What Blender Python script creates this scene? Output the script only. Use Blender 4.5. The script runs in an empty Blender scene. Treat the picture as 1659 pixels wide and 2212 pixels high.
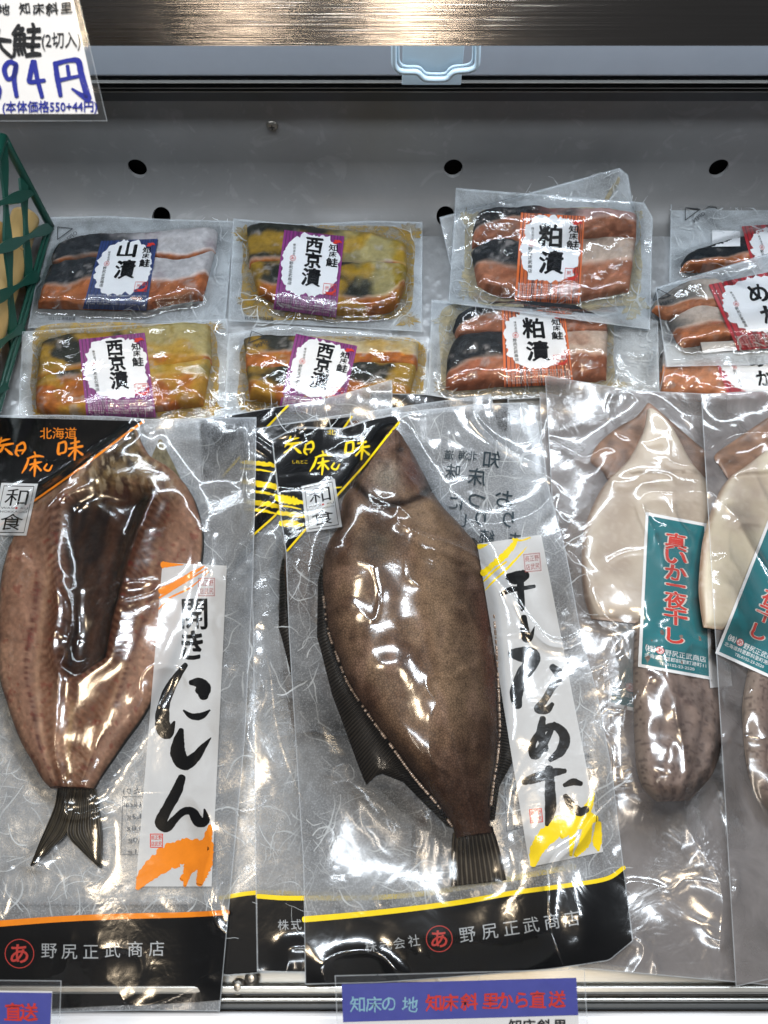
import bpy, math, random
import numpy as np
random.seed(5)
SC = bpy.context.scene
COL = SC.collection
R = math.radians
# ------------------------------------------------------------------ camera
CY, CZ, PIT, FPX = -0.28, 0.53, R(62), 1671.0          # metres, pitch below horizontal, focal length
cd = bpy.data.cameras.new('camera'); cam = bpy.data.objects.new('camera', cd); COL.objects.link(cam)
cd.sensor_fit = 'VERTICAL'; cd.sensor_height = 24; cd.lens = 24*FPX/2212
cd.clip_start = 0.01; cd.clip_end = 30
cam.location = (0, CY, CZ); cam.rotation_euler = (math.pi/2-PIT, 0, 0)
cd.dof.use_dof = True; cd.dof.focus_distance = 0.58; cd.dof.aperture_fstop = 11
SC.camera = cam
# ------------------------------------------------------------------ world, lamps, exposure
w = bpy.data.worlds.new("World"); SC.world = w; w.use_nodes = True
w.node_tree.nodes['Background'].inputs[0].default_value = (0.62, 0.68, 0.78, 1)
w.node_tree.nodes['Background'].inputs[1].default_value = 0.13
SC.view_settings.view_transform = 'Standard'; SC.view_settings.look = 'None'
SC.view_settings.exposure = 0.12; SC.view_settings.gamma = 1.0
SC.cycles.max_bounces = 14; SC.cycles.transparent_max_bounces = 48
SC.cycles.diffuse_bounces = 3; SC.cycles.glossy_bounces = 5; SC.cycles.sample_clamp_indirect = 4
SC.cycles.use_denoising = True; SC.cycles.caustics_reflective = False; SC.cycles.caustics_refractive = False

def lamp(name, loc, tgt, sx, sy, power, col):
    l = bpy.data.lights.new(name, 'AREA'); l.shape = 'RECTANGLE'; l.size = sx; l.size_y = sy
    l.energy = power; l.color = col
    o = bpy.data.objects.new(name, l); COL.objects.link(o); o.location = loc
    from mathutils import Vector
    o.rotation_euler = (Vector(tgt)-Vector(loc)).to_track_quat('-Z', 'Y').to_euler()
    return o
COOL = (0.84, 0.92, 1.0); WARM = (1.0, 0.80, 0.56)
lamp('case_tube', (0, 0.27, 0.31), (0, 0.15, 0), 1.1, 0.02, 2.3, COOL)
for i, (x, y, z, p, c, sx, sy) in enumerate([
        (-0.12, 0.42, 1.75, 15.0, COOL, 0.55, 0.10), (0.72, 0.25, 1.75, 11.0, COOL, 0.45, 0.10),
        (0.34, -0.10, 1.9, 7.0, WARM, 0.2, 0.2), (-0.55, 0.05, 1.9, 7.0, WARM, 0.2, 0.2),
        (0.0, -0.75, 1.8, 7.0, COOL, 0.7, 0.08)]):
    lamp('ceiling_lamp', (x, y, z), (x*0.3, 0, 0), sx, sy, p, c)
for x, wd, p in ((0.07, 0.055, 3.2), (-0.36, 0.04, 1.6)):
    lamp('track_lamp', (x, -1.02, 1.7), (x, -1.02, 0), wd, 0.5, p, (1.0, 0.86, 0.70))

# ------------------------------------------------------------------ helpers
def lin(c, g=1.0):
    if isinstance(c, str): c = tuple(int(c[i:i+2], 16) for i in (0, 2, 4))
    return tuple(((x/255/12.92) if x/255 <= 0.04045 else ((x/255+0.055)/1.055)**2.4)*g for x in c)
CP, SP = math.cos(PIT), math.sin(PIT)
def ray(u, v):
    a = (np.asarray(u, float)-829.5)/FPX; b = (1106-np.asarray(v, float))/FPX
    return a, CP+b*SP, -SP+b*CP
def on_z(u, v, z):
    dx, dy, dz = ray(u, v); t = (z-CZ)/dz
    return dx*t, CY+dy*t
def on_y(u, v, y):
    dx, dy, dz = ray(u, v); t = (y-CY)/dy
    return dx*t, CZ+dz*t
def px(u, v, S, off=0.0):
    dx, dy, dz = ray(u, v); z = np.full(np.shape(dx), 0.02)
    for k in range(16):
        t = (z-CZ)/dz; x = dx*t; y = CY+dy*t
        z = z+0.75*(samp(S, x, y)+off-z)
    t = (z-CZ)/dz; x = dx*t; y = CY+dy*t
    return x, y, samp(S, x, y)+off
C0 = 0.001; X0, Y0, NX, NY = -0.5, -0.42, 1000, 840
def samp(A, x, y):
    fx = np.clip((x-X0)/C0, 0, NX-1.001); fy = np.clip((y-Y0)/C0, 0, NY-1.001)
    i = fx.astype(int); j = fy.astype(int); a = fx-i; b = fy-j
    return (A[i, j]*(1-a)+A[i+1, j]*a)*(1-b)+(A[i, j+1]*(1-a)+A[i+1, j+1]*a)*b
GX, GY = np.meshgrid(X0+C0*np.arange(NX), Y0+C0*np.arange(NY), indexing='ij')
_rs = np.random.RandomState(11); _T = _rs.rand(256, 256)
def vn(x, y, seed=0):
    x = np.asarray(x, float)+seed*17.37; y = np.asarray(y, float)+seed*9.71
    i = np.floor(x).astype(int); j = np.floor(y).astype(int); a = x-i; b = y-j
    a = a*a*a*(a*(6*a-15)+10); b = b*b*b*(b*(6*b-15)+10)
    i0, i1, j0, j1 = i & 255, (i+1) & 255, j & 255, (j+1) & 255
    return (_T[i0, j0]*(1-a)+_T[i1, j0]*a)*(1-b)+(_T[i0, j1]*(1-a)+_T[i1, j1]*a)*b
def fbm(x, y, seed=0, o=4):
    s = 0; am = 0.5; tot = 0
    for k in range(o):
        s = s+am*vn(x*2**k, y*2**k, seed+k*3); tot += am; am *= 0.5
    return s/tot
def sm(a, b, x):
    t = np.clip((x-a)/(b-a), 0, 1); return t*t*(3-2*t)
def wrinkle(sc, amp, seed, p=5):
    wx = GX+0.35*sc*(vn(GX/sc*1.3, GY/sc*1.3, seed+40)-0.5)*2; wy = GY+0.35*sc*(vn(GX/sc*1.3, GY/sc*1.3, seed+60)-0.5)*2
    r = 1-np.abs(2*fbm(wx/sc, wy/sc, seed, 2)-1)
    return amp*r**p
def dilate(A, r):
    for k in range(r):
        B = A.copy()
        B[1:] = np.maximum(B[1:], A[:-1]); B[:-1] = np.maximum(B[:-1], A[1:])
        B[:, 1:] = np.maximum(B[:, 1:], A[:, :-1]); B[:, :-1] = np.maximum(B[:, :-1], A[:, 1:])
        if k % 2:
            D = B.copy(); D[1:, 1:] = np.maximum(D[1:, 1:], A[:-1, :-1]); D[:-1, :-1] = np.maximum(D[:-1, :-1], A[1:, 1:])
            D[1:, :-1] = np.maximum(D[1:, :-1], A[:-1, 1:]); D[:-1, 1:] = np.maximum(D[:-1, 1:], A[1:, :-1]); B = D
        A = B
    return A
def blur(A, r, n=3):
    if r < 1: return A
    k = 2*r+1
    for _ in range(n):
        for ax in (0, 1):
            P = np.pad(A, [(r+1, r) if q == ax else (0, 0) for q in (0, 1)], mode='edge')
            c = np.cumsum(P, axis=ax)
            A = (c[k:]-c[:-k])/k if ax == 0 else (c[:, k:]-c[:, :-k])/k
    return A
def up(Z, k):
    def u1(M, ax):
        n = M.shape[ax]; t = np.linspace(0, n-1, (n-1)*k+1); i = np.minimum(t.astype(int), n-2); f = t-i
        A = np.take(M, i, axis=ax); B = np.take(M, i+1, axis=ax); f = f[:, None] if ax == 0 else f[None]
        return A*(1-f)+B*f
    return u1(u1(Z, 0), 1)
def splat(A, X, Y, Z):
    d = max(np.abs(np.diff(X, axis=0)).max(), np.abs(np.diff(Y, axis=0)).max(), np.abs(np.diff(X, axis=1)).max(), np.abs(np.diff(Y, axis=1)).max())
    k = int(min(12, max(1, math.ceil(d/0.0007)))); X, Y, Z = up(X, k), up(Y, k), up(Z, k)
    i = np.round((X-X0)/C0).astype(int); j = np.round((Y-Y0)/C0).astype(int)
    ok = (i >= 0) & (i < NX) & (j >= 0) & (j < NY)
    np.maximum.at(A, (i[ok], j[ok]), Z[ok])
G = np.full((NX, NY), 0.009)

def poly(pts, n, smooth=True):
    P = np.array(pts, float); d = np.r_[0, np.cumsum(np.hypot(*(np.diff(P[:, :2], axis=0).T)))]
    if smooth and len(P) > 2:
        t = np.linspace(0, d[-1], n); out = []
        Q = np.vstack([2*P[0]-P[1], P, 2*P[-1]-P[-2]])
        for x in t:
            i = min(max(np.searchsorted(d, x, 'right')-1, 0), len(P)-2); f = (x-d[i])/max(d[i+1]-d[i], 1e-9)
            a, b, c, e = Q[i], Q[i+1], Q[i+2], Q[i+3]
            out.append(0.5*((2*b)+(c-a)*f+(2*a-5*b+4*c-e)*f*f+(3*b-a-3*c+e)*f**3))
        return np.array(out)
    t = np.linspace(0, d[-1], n); return np.stack([np.interp(t, d, P[:, k]) for k in range(P.shape[1])], 1)
def coons(T, Rr, B, L, ns, nt, smooth=True):
    t, b, l, r = poly(T, ns, smooth), poly(B, ns, smooth), poly(L, nt, smooth), poly(Rr, nt, smooth)
    s = np.linspace(0, 1, ns)[:, None, None]; q = np.linspace(0, 1, nt)[None, :, None]
    P = (1-q)*t[:, None]+q*b[:, None]+(1-s)*l[None]+s*r[None]
    P = P-((1-s)*(1-q)*t[0]+s*(1-q)*t[-1]+(1-s)*q*b[0]+s*q*b[-1])
    return P[..., 0], P[..., 1]

# --- mesh / objects
def mk(name, V, F, mat, uv=None, col=None, smooth=True, parent=None, label=None, kind=None):
    me = bpy.data.meshes.new(name); V = np.asarray(V, float).reshape(-1, 3)
    org = np.zeros(3)
    pp_ = parent
    while pp_ is not None: org = org+np.array(pp_.location); pp_ = pp_.parent
    V = V-org
    if isinstance(F, np.ndarray):
        k = F.shape[1]; n = len(F)
        me.vertices.add(len(V)); me.vertices.foreach_set('co', V.ravel())
        me.loops.add(n*k); me.loops.foreach_set('vertex_index', F.ravel().astype(np.int32))
        me.polygons.add(n); me.polygons.foreach_set('loop_start', (np.arange(n)*k).astype(np.int32))
        me.update(calc_edges=True)
    else:
        me.from_pydata(V.tolist(), [], F); me.update()
    if smooth: me.polygons.foreach_set('use_smooth', np.ones(len(me.polygons), bool))
    if uv is not None or col is not None:
        li = np.empty(len(me.loops), np.int32); me.loops.foreach_get('vertex_index', li)
    if uv is not None:
        ul = me.uv_layers.new(name='UVMap'); ul.data.foreach_set('uv', np.asarray(uv, np.float32)[li].ravel())
    if col is not None:
        c = me.color_attributes.new('Col', 'FLOAT_COLOR', 'POINT')
        c4 = np.ones((len(V), 4), np.float32); c4[:, :3] = np.asarray(col).reshape(-1, 3)
        c.data.foreach_set('color', c4.ravel())
    me.materials.append(mat)
    o = bpy.data.objects.new(name, me); COL.objects.link(o)
    if parent is not None: o.parent = parent
    if label: o['label'] = label
    if kind: o['kind'] = kind
    return o
def gridF(ns, nt, off=0, flip=False):
    i, j = np.meshgrid(np.arange(ns-1), np.arange(nt-1), indexing='ij'); a = (i*nt+j).ravel()+off
    F = np.stack([a, a+1, a+nt+1, a+nt], 1)
    return F[:, ::-1] if flip else F
def thing(name, label, cat, loc, group=None):
    o = bpy.data.objects.new(name, None); COL.objects.link(o); o.empty_display_size = 0.02
    o.location = loc; o['label'] = label; o['category'] = cat
    if group: o['group'] = group
    return o
def tag(o, label, cat, group=None):
    o['label'] = label; o['category'] = cat
    if group: o['group'] = group
    return o
def sheet(name, U, V, S, off, mat, parent, col=None, label=None, kind=None):
    x, y, z = px(U, V, S, off); ns, nt = U.shape
    P = np.stack([x, y, z], -1).reshape(-1, 3)
    s, t = np.meshgrid(np.linspace(0, 1, ns), np.linspace(1, 0, nt), indexing='ij')
    return mk(name, P, gridF(ns, nt), mat, uv=np.stack([s, t], -1).reshape(-1, 2), col=col, parent=parent, label=label, kind=kind), (x, y, z)
def slab(name, A, B, base, hf, cf, ns, nt, mat, parent, CR, label=None, smooth=True, off=0.0006):
    """solid piece between two outlines A and B (walked the same way), lying on base"""
    a, b = poly(A, nt, smooth), poly(B, nt, smooth)
    s = np.linspace(0, 1, ns)[:, None]; s = 0.5-0.5*np.cos(np.pi*s)*1.0
    U = a[None, :, 0]*(1-s)+b[None, :, 0]*s; V = a[None, :, 1]*(1-s)+b[None, :, 1]*s
    S = np.broadcast_to(s, U.shape); T = np.broadcast_to(np.linspace(0, 1, nt)[None], U.shape)
    h = hf(S, T, U, V); x, y, z = px(U, V, base, off); Z = z+h
    V1 = np.stack([x, y, Z], -1).reshape(-1, 3); V2 = np.stack([x, y, z], -1).reshape(-1, 3); n = ns*nt
    up_ = np.mean(np.cross(V1.reshape(ns, nt, 3)[1:, :-1]-V1.reshape(ns, nt, 3)[:-1, :-1], V1.reshape(ns, nt, 3)[:-1, 1:]-V1.reshape(ns, nt, 3)[:-1, :-1])[..., 2]) > 0
    F = [gridF(ns, nt, 0, bool(up_)), gridF(ns, nt, n, not up_)]
    ring = np.r_[np.arange(nt), (np.arange(1, ns)*nt+nt-1), ((ns-1)*nt+np.arange(nt-2, -1, -1)), (np.arange(ns-2, 0, -1)*nt)]
    r2 = np.roll(ring, -1); F.append(np.stack([ring, r2, r2+n, ring+n], 1))
    c = cf(S, T, U, V).reshape(-1, 3) if cf else None
    uv = np.stack([S, T], -1).reshape(-1, 2)
    o = mk(name, np.vstack([V1, V2]), np.vstack(F), mat, uv=np.vstack([uv, uv]), col=None if c is None else np.vstack([c, c*0.8]), parent=parent, label=label)
    splat(CR, x, y, Z)
    return o
def dome(p=4, q=2.2, p2=6, q2=3):
    return lambda s, t: (1-np.abs(2*s-1)**p)**(1/q)*(1-np.abs(2*t-1)**p2)**(1/q2)

# --- materials
MC = {}
def nt_(name):
    m = bpy.data.materials.new(name); m.use_nodes = True; t = m.node_tree
    for n in list(t.nodes): t.nodes.remove(n)
    return m, t
def N(t, k, **kw):
    n = t.nodes.new(k)
    for a, b in kw.items():
        if a.startswith('i_'): n.inputs[a[2:].replace('_', ' ')].default_value = b
        elif a.startswith('n'): n.inputs[int(a[1:])].default_value = b
        else: setattr(n, a, b)
    return n
def noise(t, scale, detail=4, rough=0.5, dist=0.0, vec=None):
    n = t.nodes.new('ShaderNodeTexNoise'); n.inputs['Scale'].default_value = scale; n.inputs['Detail'].default_value = detail
    n.inputs['Roughness'].default_value = rough; n.inputs['Distortion'].default_value = dist
    if vec: t.links.new(vec, n.inputs['Vector'])
    return n
def ramp(t, src, a, b, lo=(0, 0, 0, 1), hi=(1, 1, 1, 1)):
    r = t.nodes.new('ShaderNodeMapRange'); r.inputs[1].default_value = a; r.inputs[2].default_value = b
    r.inputs[3].default_value = lo[0]; r.inputs[4].default_value = hi[0]; t.links.new(src, r.inputs[0]); return r
def pbr(name, col, rough=0.5, metal=0.0, var=0.15, nscale=80, bump=0.0, bscale=300, spec=0.5, sss=0.0, trans=0.0, attr=False, stretch=None, extra=None):
    if name in MC: return MC[name]
    m, t = nt_(name); L = t.links
    out = N(t, 'ShaderNodeOutputMaterial'); b = N(t, 'ShaderNodeBsdfPrincipled'); L.new(b.outputs[0], out.inputs[0])
    b.inputs['Roughness'].default_value = rough; b.inputs['Metallic'].default_value = metal
    b.inputs['Specular IOR Level'].default_value = spec
    tc = N(t, 'ShaderNodeTexCoord'); vec = tc.outputs['Object']
    if stretch:
        mp = N(t, 'ShaderNodeMapping'); mp.inputs['Scale'].default_value = stretch; L.new(vec, mp.inputs[0]); vec = mp.outputs[0]
    n = noise(t, nscale, 5, 0.6, 0.3, vec); r = ramp(t, n.outputs[0], 0.25, 0.75, (1-var,)*4, (1+var,)*4)
    mx = N(t, 'ShaderNodeVectorMath', operation='SCALE')
    if attr:
        at = N(t, 'ShaderNodeAttribute', attribute_name='Col'); L.new(at.outputs['Color'], mx.inputs[0])
    else: mx.inputs[0].default_value = col
    L.new(r.outputs[0], mx.inputs['Scale']); L.new(mx.outputs[0], b.inputs['Base Color'])
    if sss:
        b.inputs['Subsurface Weight'].default_value = sss; b.inputs['Subsurface Radius'].default_value = (0.006, 0.003, 0.002); b.inputs['Subsurface Scale'].default_value = 0.5
    if trans: b.inputs['Transmission Weight'].default_value = trans
    if bump:
        n2 = noise(t, bscale, 4, 0.55, 0.2, vec); bp = N(t, 'ShaderNodeBump', i_Strength=bump, i_Distance=0.001)
        L.new(n2.outputs[0], bp.inputs['Height']); L.new(bp.outputs[0], b.inputs['Normal'])
    if extra: extra(t, b, mx, tc)
    MC[name] = m; return m
def ink(name, hexc, rough=0.45): return pbr(name, lin(hexc), rough, var=0.07, nscale=150, spec=0.08)
def sheer(name, hexc, alpha, rough=0.5, nscale=60, vary=0.25):
    """printed or fibrous film: partly see-through colour"""
    if name in MC: return MC[name]
    m, t = nt_(name); L = t.links
    out = N(t, 'ShaderNodeOutputMaterial'); mix = N(t, 'ShaderNodeMixShader'); tr = N(t, 'ShaderNodeBsdfTransparent')
    ad = N(t, 'ShaderNodeMixShader', n0=0.35); d = N(t, 'ShaderNodeBsdfDiffuse', n0=lin(hexc)+(1,)); tl = N(t, 'ShaderNodeBsdfTranslucent', n0=lin(hexc)+(1,))
    L.new(d.outputs[0], ad.inputs[1]); L.new(tl.outputs[0], ad.inputs[2])
    tc = N(t, 'ShaderNodeTexCoord'); n = noise(t, nscale, 5, 0.6, 0.5, tc.outputs['Object'])
    r = ramp(t, n.outputs[0], 0.3, 0.7, (alpha*(1-vary),)*4, (min(1, alpha*(1+vary)),)*4)
    L.new(r.outputs[0], mix.inputs[0]); L.new(tr.outputs[0], mix.inputs[1]); L.new(ad.outputs[0], mix.inputs[2]); L.new(mix.outputs[0], out.inputs[0])
    MC[name] = m; return m
def film(name, haze=0.03, hazec='c8d0d8', rough=0.07, gl=1.5, tint=(0.985, 0.985, 0.985), b1=(55, 0.5), b2=(260, 0.25), speck=0.0):
    if name in MC: return MC[name]
    m, t = nt_(name); L = t.links
    out = N(t, 'ShaderNodeOutputMaterial'); tr = N(t, 'ShaderNodeBsdfTransparent', n0=tint+(1,))
    d = N(t, 'ShaderNodeBsdfDiffuse', n0=lin(hazec)+(1,)); tl = N(t, 'ShaderNodeBsdfTranslucent', n0=lin(hazec)+(1,)); dd = N(t, 'ShaderNodeMixShader', n0=0.4)
    L.new(d.outputs[0], dd.inputs[1]); L.new(tl.outputs[0], dd.inputs[2])
    tc = N(t, 'ShaderNodeTexCoord'); ob = tc.outputs['Object']
    hz = noise(t, 22, 4, 0.6, 1.0, ob); hr = ramp(t, hz.outputs[0], 0.3, 0.75, (haze*0.4,)*4, (haze*1.8,)*4); hs = hr.outputs[0]
    if speck:
        sp = noise(t, 900, 3, 0.7, 0.0, ob); sr = ramp(t, sp.outputs[0], 0.5, 0.68, (0,)*4, (speck,)*4)
        ad = N(t, 'ShaderNodeMath', operation='ADD'); L.new(hs, ad.inputs[0]); L.new(sr.outputs[0], ad.inputs[1]); hs = ad.outputs[0]
    m1 = N(t, 'ShaderNodeMixShader'); L.new(hs, m1.inputs[0]); L.new(tr.outputs[0], m1.inputs[1]); L.new(dd.outputs[0], m1.inputs[2])
    gls = N(t, 'ShaderNodeBsdfGlossy'); gls.inputs['Roughness'].default_value = rough; gls.inputs['Color'].default_value = (1, 1, 1, 1)
    n1 = noise(t, b1[0], 3, 0.5, 1.2, ob); n2 = noise(t, b2[0], 2, 0.5, 0.8, ob)
    msk = noise(t, 18, 2, 0.5, 0, ob); mr = ramp(t, msk.outputs[0], 0.42, 0.62, (0.15,)*4, (1,)*4)
    bp1 = N(t, 'ShaderNodeBump', i_Strength=b1[1], i_Distance=0.003); L.new(n1.outputs[0], bp1.inputs['Height'])
    st = N(t, 'ShaderNodeMath', operation='MULTIPLY', n1=b2[1]); L.new(mr.outputs[0], st.inputs[0])
    bp2 = N(t, 'ShaderNodeBump', i_Distance=0.0012); L.new(st.outputs[0], bp2.inputs['Strength']); L.new(n2.outputs[0], bp2.inputs['Height']); L.new(bp1.outputs[0], bp2.inputs['Normal'])
    L.new(bp2.outputs[0], gls.inputs['Normal'])
    fr = N(t, 'ShaderNodeFresnel', i_IOR=1.5); L.new(bp1.outputs[0], fr.inputs['Normal'])
    fm = N(t, 'ShaderNodeMath', operation='MULTIPLY', n1=gl); fm.use_clamp = True; L.new(fr.outputs[0], fm.inputs[0])
    m2 = N(t, 'ShaderNodeMixShader'); L.new(fm.outputs[0], m2.inputs[0]); L.new(m1.outputs[0], m2.inputs[1]); L.new(gls.outputs[0], m2.inputs[2])
    L.new(m2.outputs[0], out.inputs[0]); MC[name] = m; return m

# --- lettering: glyph outlines of the built-in font, laid out in photo-plane units, draped on a surface
GC = {}
def glyph(s, bold):
    k = (s, bold)
    if k in GC: return GC[k]
    c = bpy.data.curves.new('t', 'FONT'); c.body = s; c.resolution_u = 2 if len(s) > 3 else 3; c.offset = bold
    o = bpy.data.objects.new('t', c); COL.objects.link(o); me = bpy.data.meshes.new_from_object(o)
    n = len(me.vertices); co = np.empty(n*3); me.vertices.foreach_get('co', co); co = co.reshape(-1, 3)[:, :2]
    F = [tuple(p.vertices) for p in me.polygons]
    bpy.data.objects.remove(o); bpy.data.meshes.remove(me); bpy.data.curves.remove(c)
    GC[k] = (co, F); return GC[k]
class Ink:
    def __init__(s): s.V = []; s.F = []; s.n = 0; s.Z = []
    def add(s, P, F, dz=0.0):
        s.V.append(np.asarray(P, float)[:, :2]); s.Z.append(np.full(len(P), dz+0.000012*(len(s.Z) % 5))); s.F += [tuple(i+s.n for i in f) for f in F]; s.n += len(P)
    def text(s, txt, c, h, mp=None, rot=0, bold=0.0, width=None, mirror=False, wob=0.0, asp=1.0):
        """one run of text centred on c; h = em height; mp maps local units to the photo plane"""
        bs = [(0, 0)] if bold < 0.009 else [(-0.5, -0.3), (0.5, -0.3), (0, 0.5)] if bold < 0.03 else [(0.62*math.cos(q_), 0.62*math.sin(q_)) for q_ in np.arange(0, 6.28, 0.785)]
        for ib, (bx_, by_) in enumerate(bs): s._text(txt, c, h, mp, rot, bold, width, mirror, wob, asp, bx_*bold, by_*bold, ib*0.000012)
    def _text(s, txt, c, h, mp, rot, bold, width, mirror, wob, asp, ox, oy, dz):
        co, F = glyph(txt, 0.0)
        if len(co) == 0: return
        P = co.copy(); x0, x1 = P[:, 0].min(), P[:, 0].max(); P[:, 0] -= (x0+x1)/2
        y0, y1 = P[:, 1].min(), P[:, 1].max(); P[:, 1] = -(P[:, 1]-(y0+y1)/2 if len(txt) == 1 and asp == 1.0 and not (y1-y0 < 0.45) else P[:, 1]-0.34)
        P[:, 0] += ox; P[:, 1] += oy
        if wob:
            P[:, 0] += wob*(vn(P[:, 0]*4+ord(txt[0]) % 9, P[:, 1]*4, 3)-0.5); P[:, 1] += wob*(vn(P[:, 0]*4+ord(txt[0]) % 9, P[:, 1]*4, 8)-0.5)
        sx = h*asp if width is None else width/max(x1-x0, 1e-6)
        P[:, 0] *= sx*(-1 if mirror else 1); P[:, 1] *= h
        cr, sr = math.cos(rot), math.sin(rot); P = np.stack([P[:, 0]*cr-P[:, 1]*sr, P[:, 0]*sr+P[:, 1]*cr], 1)+np.array(c)
        if mp: P = np.stack(mp(P[:, 0], P[:, 1]), 1)
        s.add(P, F, dz)
    def column(s, txt, c0, c1, h, **k):
        n = len(txt)
        for i, ch in enumerate(txt):
            f = i/max(n-1, 1); hh = h[i] if isinstance(h, (list, tuple)) else h
            s.text(ch, (c0[0]+(c1[0]-c0[0])*f, c0[1]+(c1[1]-c0[1])*f), hh, **k)
    def stroke(s, pts, mp=None, rough=0.06, n=None, seed=0):
        P = np.array(pts, float)
        n = n or max(8, len(P)*7); Q = poly(P, n); d = np.gradient(Q[:, :2], axis=0); L = np.hypot(d[:, 0], d[:, 1])+1e-9
        nx, ny = -d[:, 1]/L, d[:, 0]/L; wv = np.maximum(Q[:, 2], 1e-5)/2
        wa = wv*(1+rough*(fbm(np.arange(n)*0.8, np.zeros(n), seed+s.n)-0.5)*4); wb = wv*(1+rough*(fbm(np.arange(n)*0.8, np.ones(n)*5, seed+s.n+3)-0.5)*4)
        cols = [Q[:, :2]+np.stack([nx, ny], 1)*(k*(wa if k > 0 else wb))[:, None] for k in (-1, -0.34, 0.34, 1)]
        A = np.concatenate(cols); F = []
        for k in range(3): F += [(k*n+i, k*n+i+1, (k+1)*n+i+1, (k+1)*n+i) for i in range(n-1)]
        # round ends
        for e, sg in ((0, -1), (n-1, 1)):
            b = len(A); cap = []
            for q in range(1, 6):
                an = math.pi*q/6; cap.append(Q[e, :2]+np.array([nx[e], ny[e]])*wv[e]*math.cos(an)+sg*d[e]/L[e]*wv[e]*0.7*math.sin(an))
            A = np.vstack([A, np.array(cap)]); F.append((3*n+e,)+tuple(range(b, b+5))+(e,))
        if mp: A = np.stack(mp(A[:, 0], A[:, 1]), 1)
        s.add(A, F)
    def blob(s, c, rx, ry, mp=None, jag=0.06, pw=2.4, n=72, rings=6, seed=0, f=9):
        a = np.linspace(0, 2*np.pi, n, endpoint=False); rr = (np.abs(np.cos(a))**pw+np.abs(np.sin(a))**pw)**(-1/pw)
        rr = rr*(1+jag*(vn(np.cos(a)*f, np.sin(a)*f, seed)-0.5)*2+jag*0.6*(vn(np.cos(a)*f*2.6, np.sin(a)*f*2.6, seed+5)-0.5)*2)
        P = [np.array([[c[0], c[1]]])]
        for k in range(1, rings+1): P.append(np.stack([c[0]+rx*rr*np.cos(a)*k/rings, c[1]+ry*rr*np.sin(a)*k/rings], 1))
        P = np.vstack(P); F = [(0, 1+i, 1+(i+1) % n) for i in range(n)]
        for k in range(rings-1): F += [(1+k*n+i, 1+(k+1)*n+i, 1+(k+1)*n+(i+1) % n, 1+k*n+(i+1) % n) for i in range(n)]
        if mp: P = np.stack(mp(P[:, 0], P[:, 1]), 1)
        s.add(P, F)
    def ring(s, c, r, wd, mp=None, n=32, asp=1.0):
        a = np.linspace(0, 2*np.pi, n, endpoint=False); P = np.vstack([np.stack([c[0]+q*np.cos(a)*asp, c[1]+q*np.sin(a)], 1) for q in (r-wd/2, r+wd/2)])
        F = [(i, (i+1) % n, n+(i+1) % n, n+i) for i in range(n)]
        if mp: P = np.stack(mp(P[:, 0], P[:, 1]), 1)
        s.add(P, F)
    def line(s, pts, wd, mp=None, n=None):
        for a, b in zip(pts[:-1], pts[1:]): s.stroke([(a[0], a[1], wd), (b[0], b[1], wd)], mp, 0, n or 8)
    def make(s, name, S, off, mat, parent, label=None, kind=None, solid=None):
        if not s.n: return None
        P = np.vstack(s.V)
        if callable(S): x, y, z = S(P[:, 0], P[:, 1])
        else: x, y, z = px(P[:, 0], P[:, 1], S, off)
        z = z+np.concatenate(s.Z)
        return mk(name, np.stack([x, y, z], 1), s.F, mat, smooth=True, parent=parent, label=label, kind=kind)
def bil(q):
    (a, b, c, d) = [np.array(p, float) for p in q]      # TL TR BR BL
    def f(s, t):
        s = np.asarray(s); t = np.asarray(t)
        return tuple(a[k]*(1-s)*(1-t)+b[k]*s*(1-t)+c[k]*s*t+d[k]*(1-s)*t for k in (0, 1))
    return f
def qgrid(q, ns, nt):
    s, t = np.meshgrid(np.linspace(0, 1, ns), np.linspace(0, 1, nt), indexing='ij'); return bil(q)(s, t)

# materials used on many things
BLACK = ink('black_ink', '0c0c0f', 0.35); REDI = ink('red_ink', 'd23a30'); WHITEI = ink('white_ink', 'f2f3f5'); PAPER = pbr('white_paper', lin('eef0f3'), 0.55, var=0.03, nscale=90)
PACKF = film('pouch_film', 0.012, 'd5dde4', 0.09, 1.1, b1=(60, 0.22), b2=(330, 0.2))
PACKB = film('washi_back_film', 0.66, 'e2e9ee', 0.4, 0.3, b1=(70, 0.2), b2=(300, 0.2), speck=0.35)
BAGF = film('bag_film', 0.003, 'ccd4dc', 0.125, 1.15, b1=(22, 0.18), b2=(150, 0.10))
BAGB = film('washi_bag_back', 0.46, 'b4b9bf', 0.3, 0.35, b1=(40, 0.4), b2=(200, 0.4), speck=0.6)
MILK = film('milky_bag_film', 0.07, 'bfb8b6', 0.13, 1.25, b1=(20, 0.25), b2=(110, 0.06))
MILKB = film('milky_bag_back', 0.55, 'a39fa0', 0.2, 1.0, b1=(35, 0.5), b2=(150, 0.3))
FIBRE2 = sheer('washi_thread', 'e6ecf0', 0.6, nscale=30, vary=0.7); FIBRE = sheer('washi_fibre', 'f2f7fa', 0.75); SEAM = sheer('seal_edge', 'dfe7ee', 0.35)
FLESH = pbr('fish_flesh', None, 0.42, var=0.16, nscale=260, bump=0.4, bscale=420, attr=True, spec=0.07)
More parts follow.
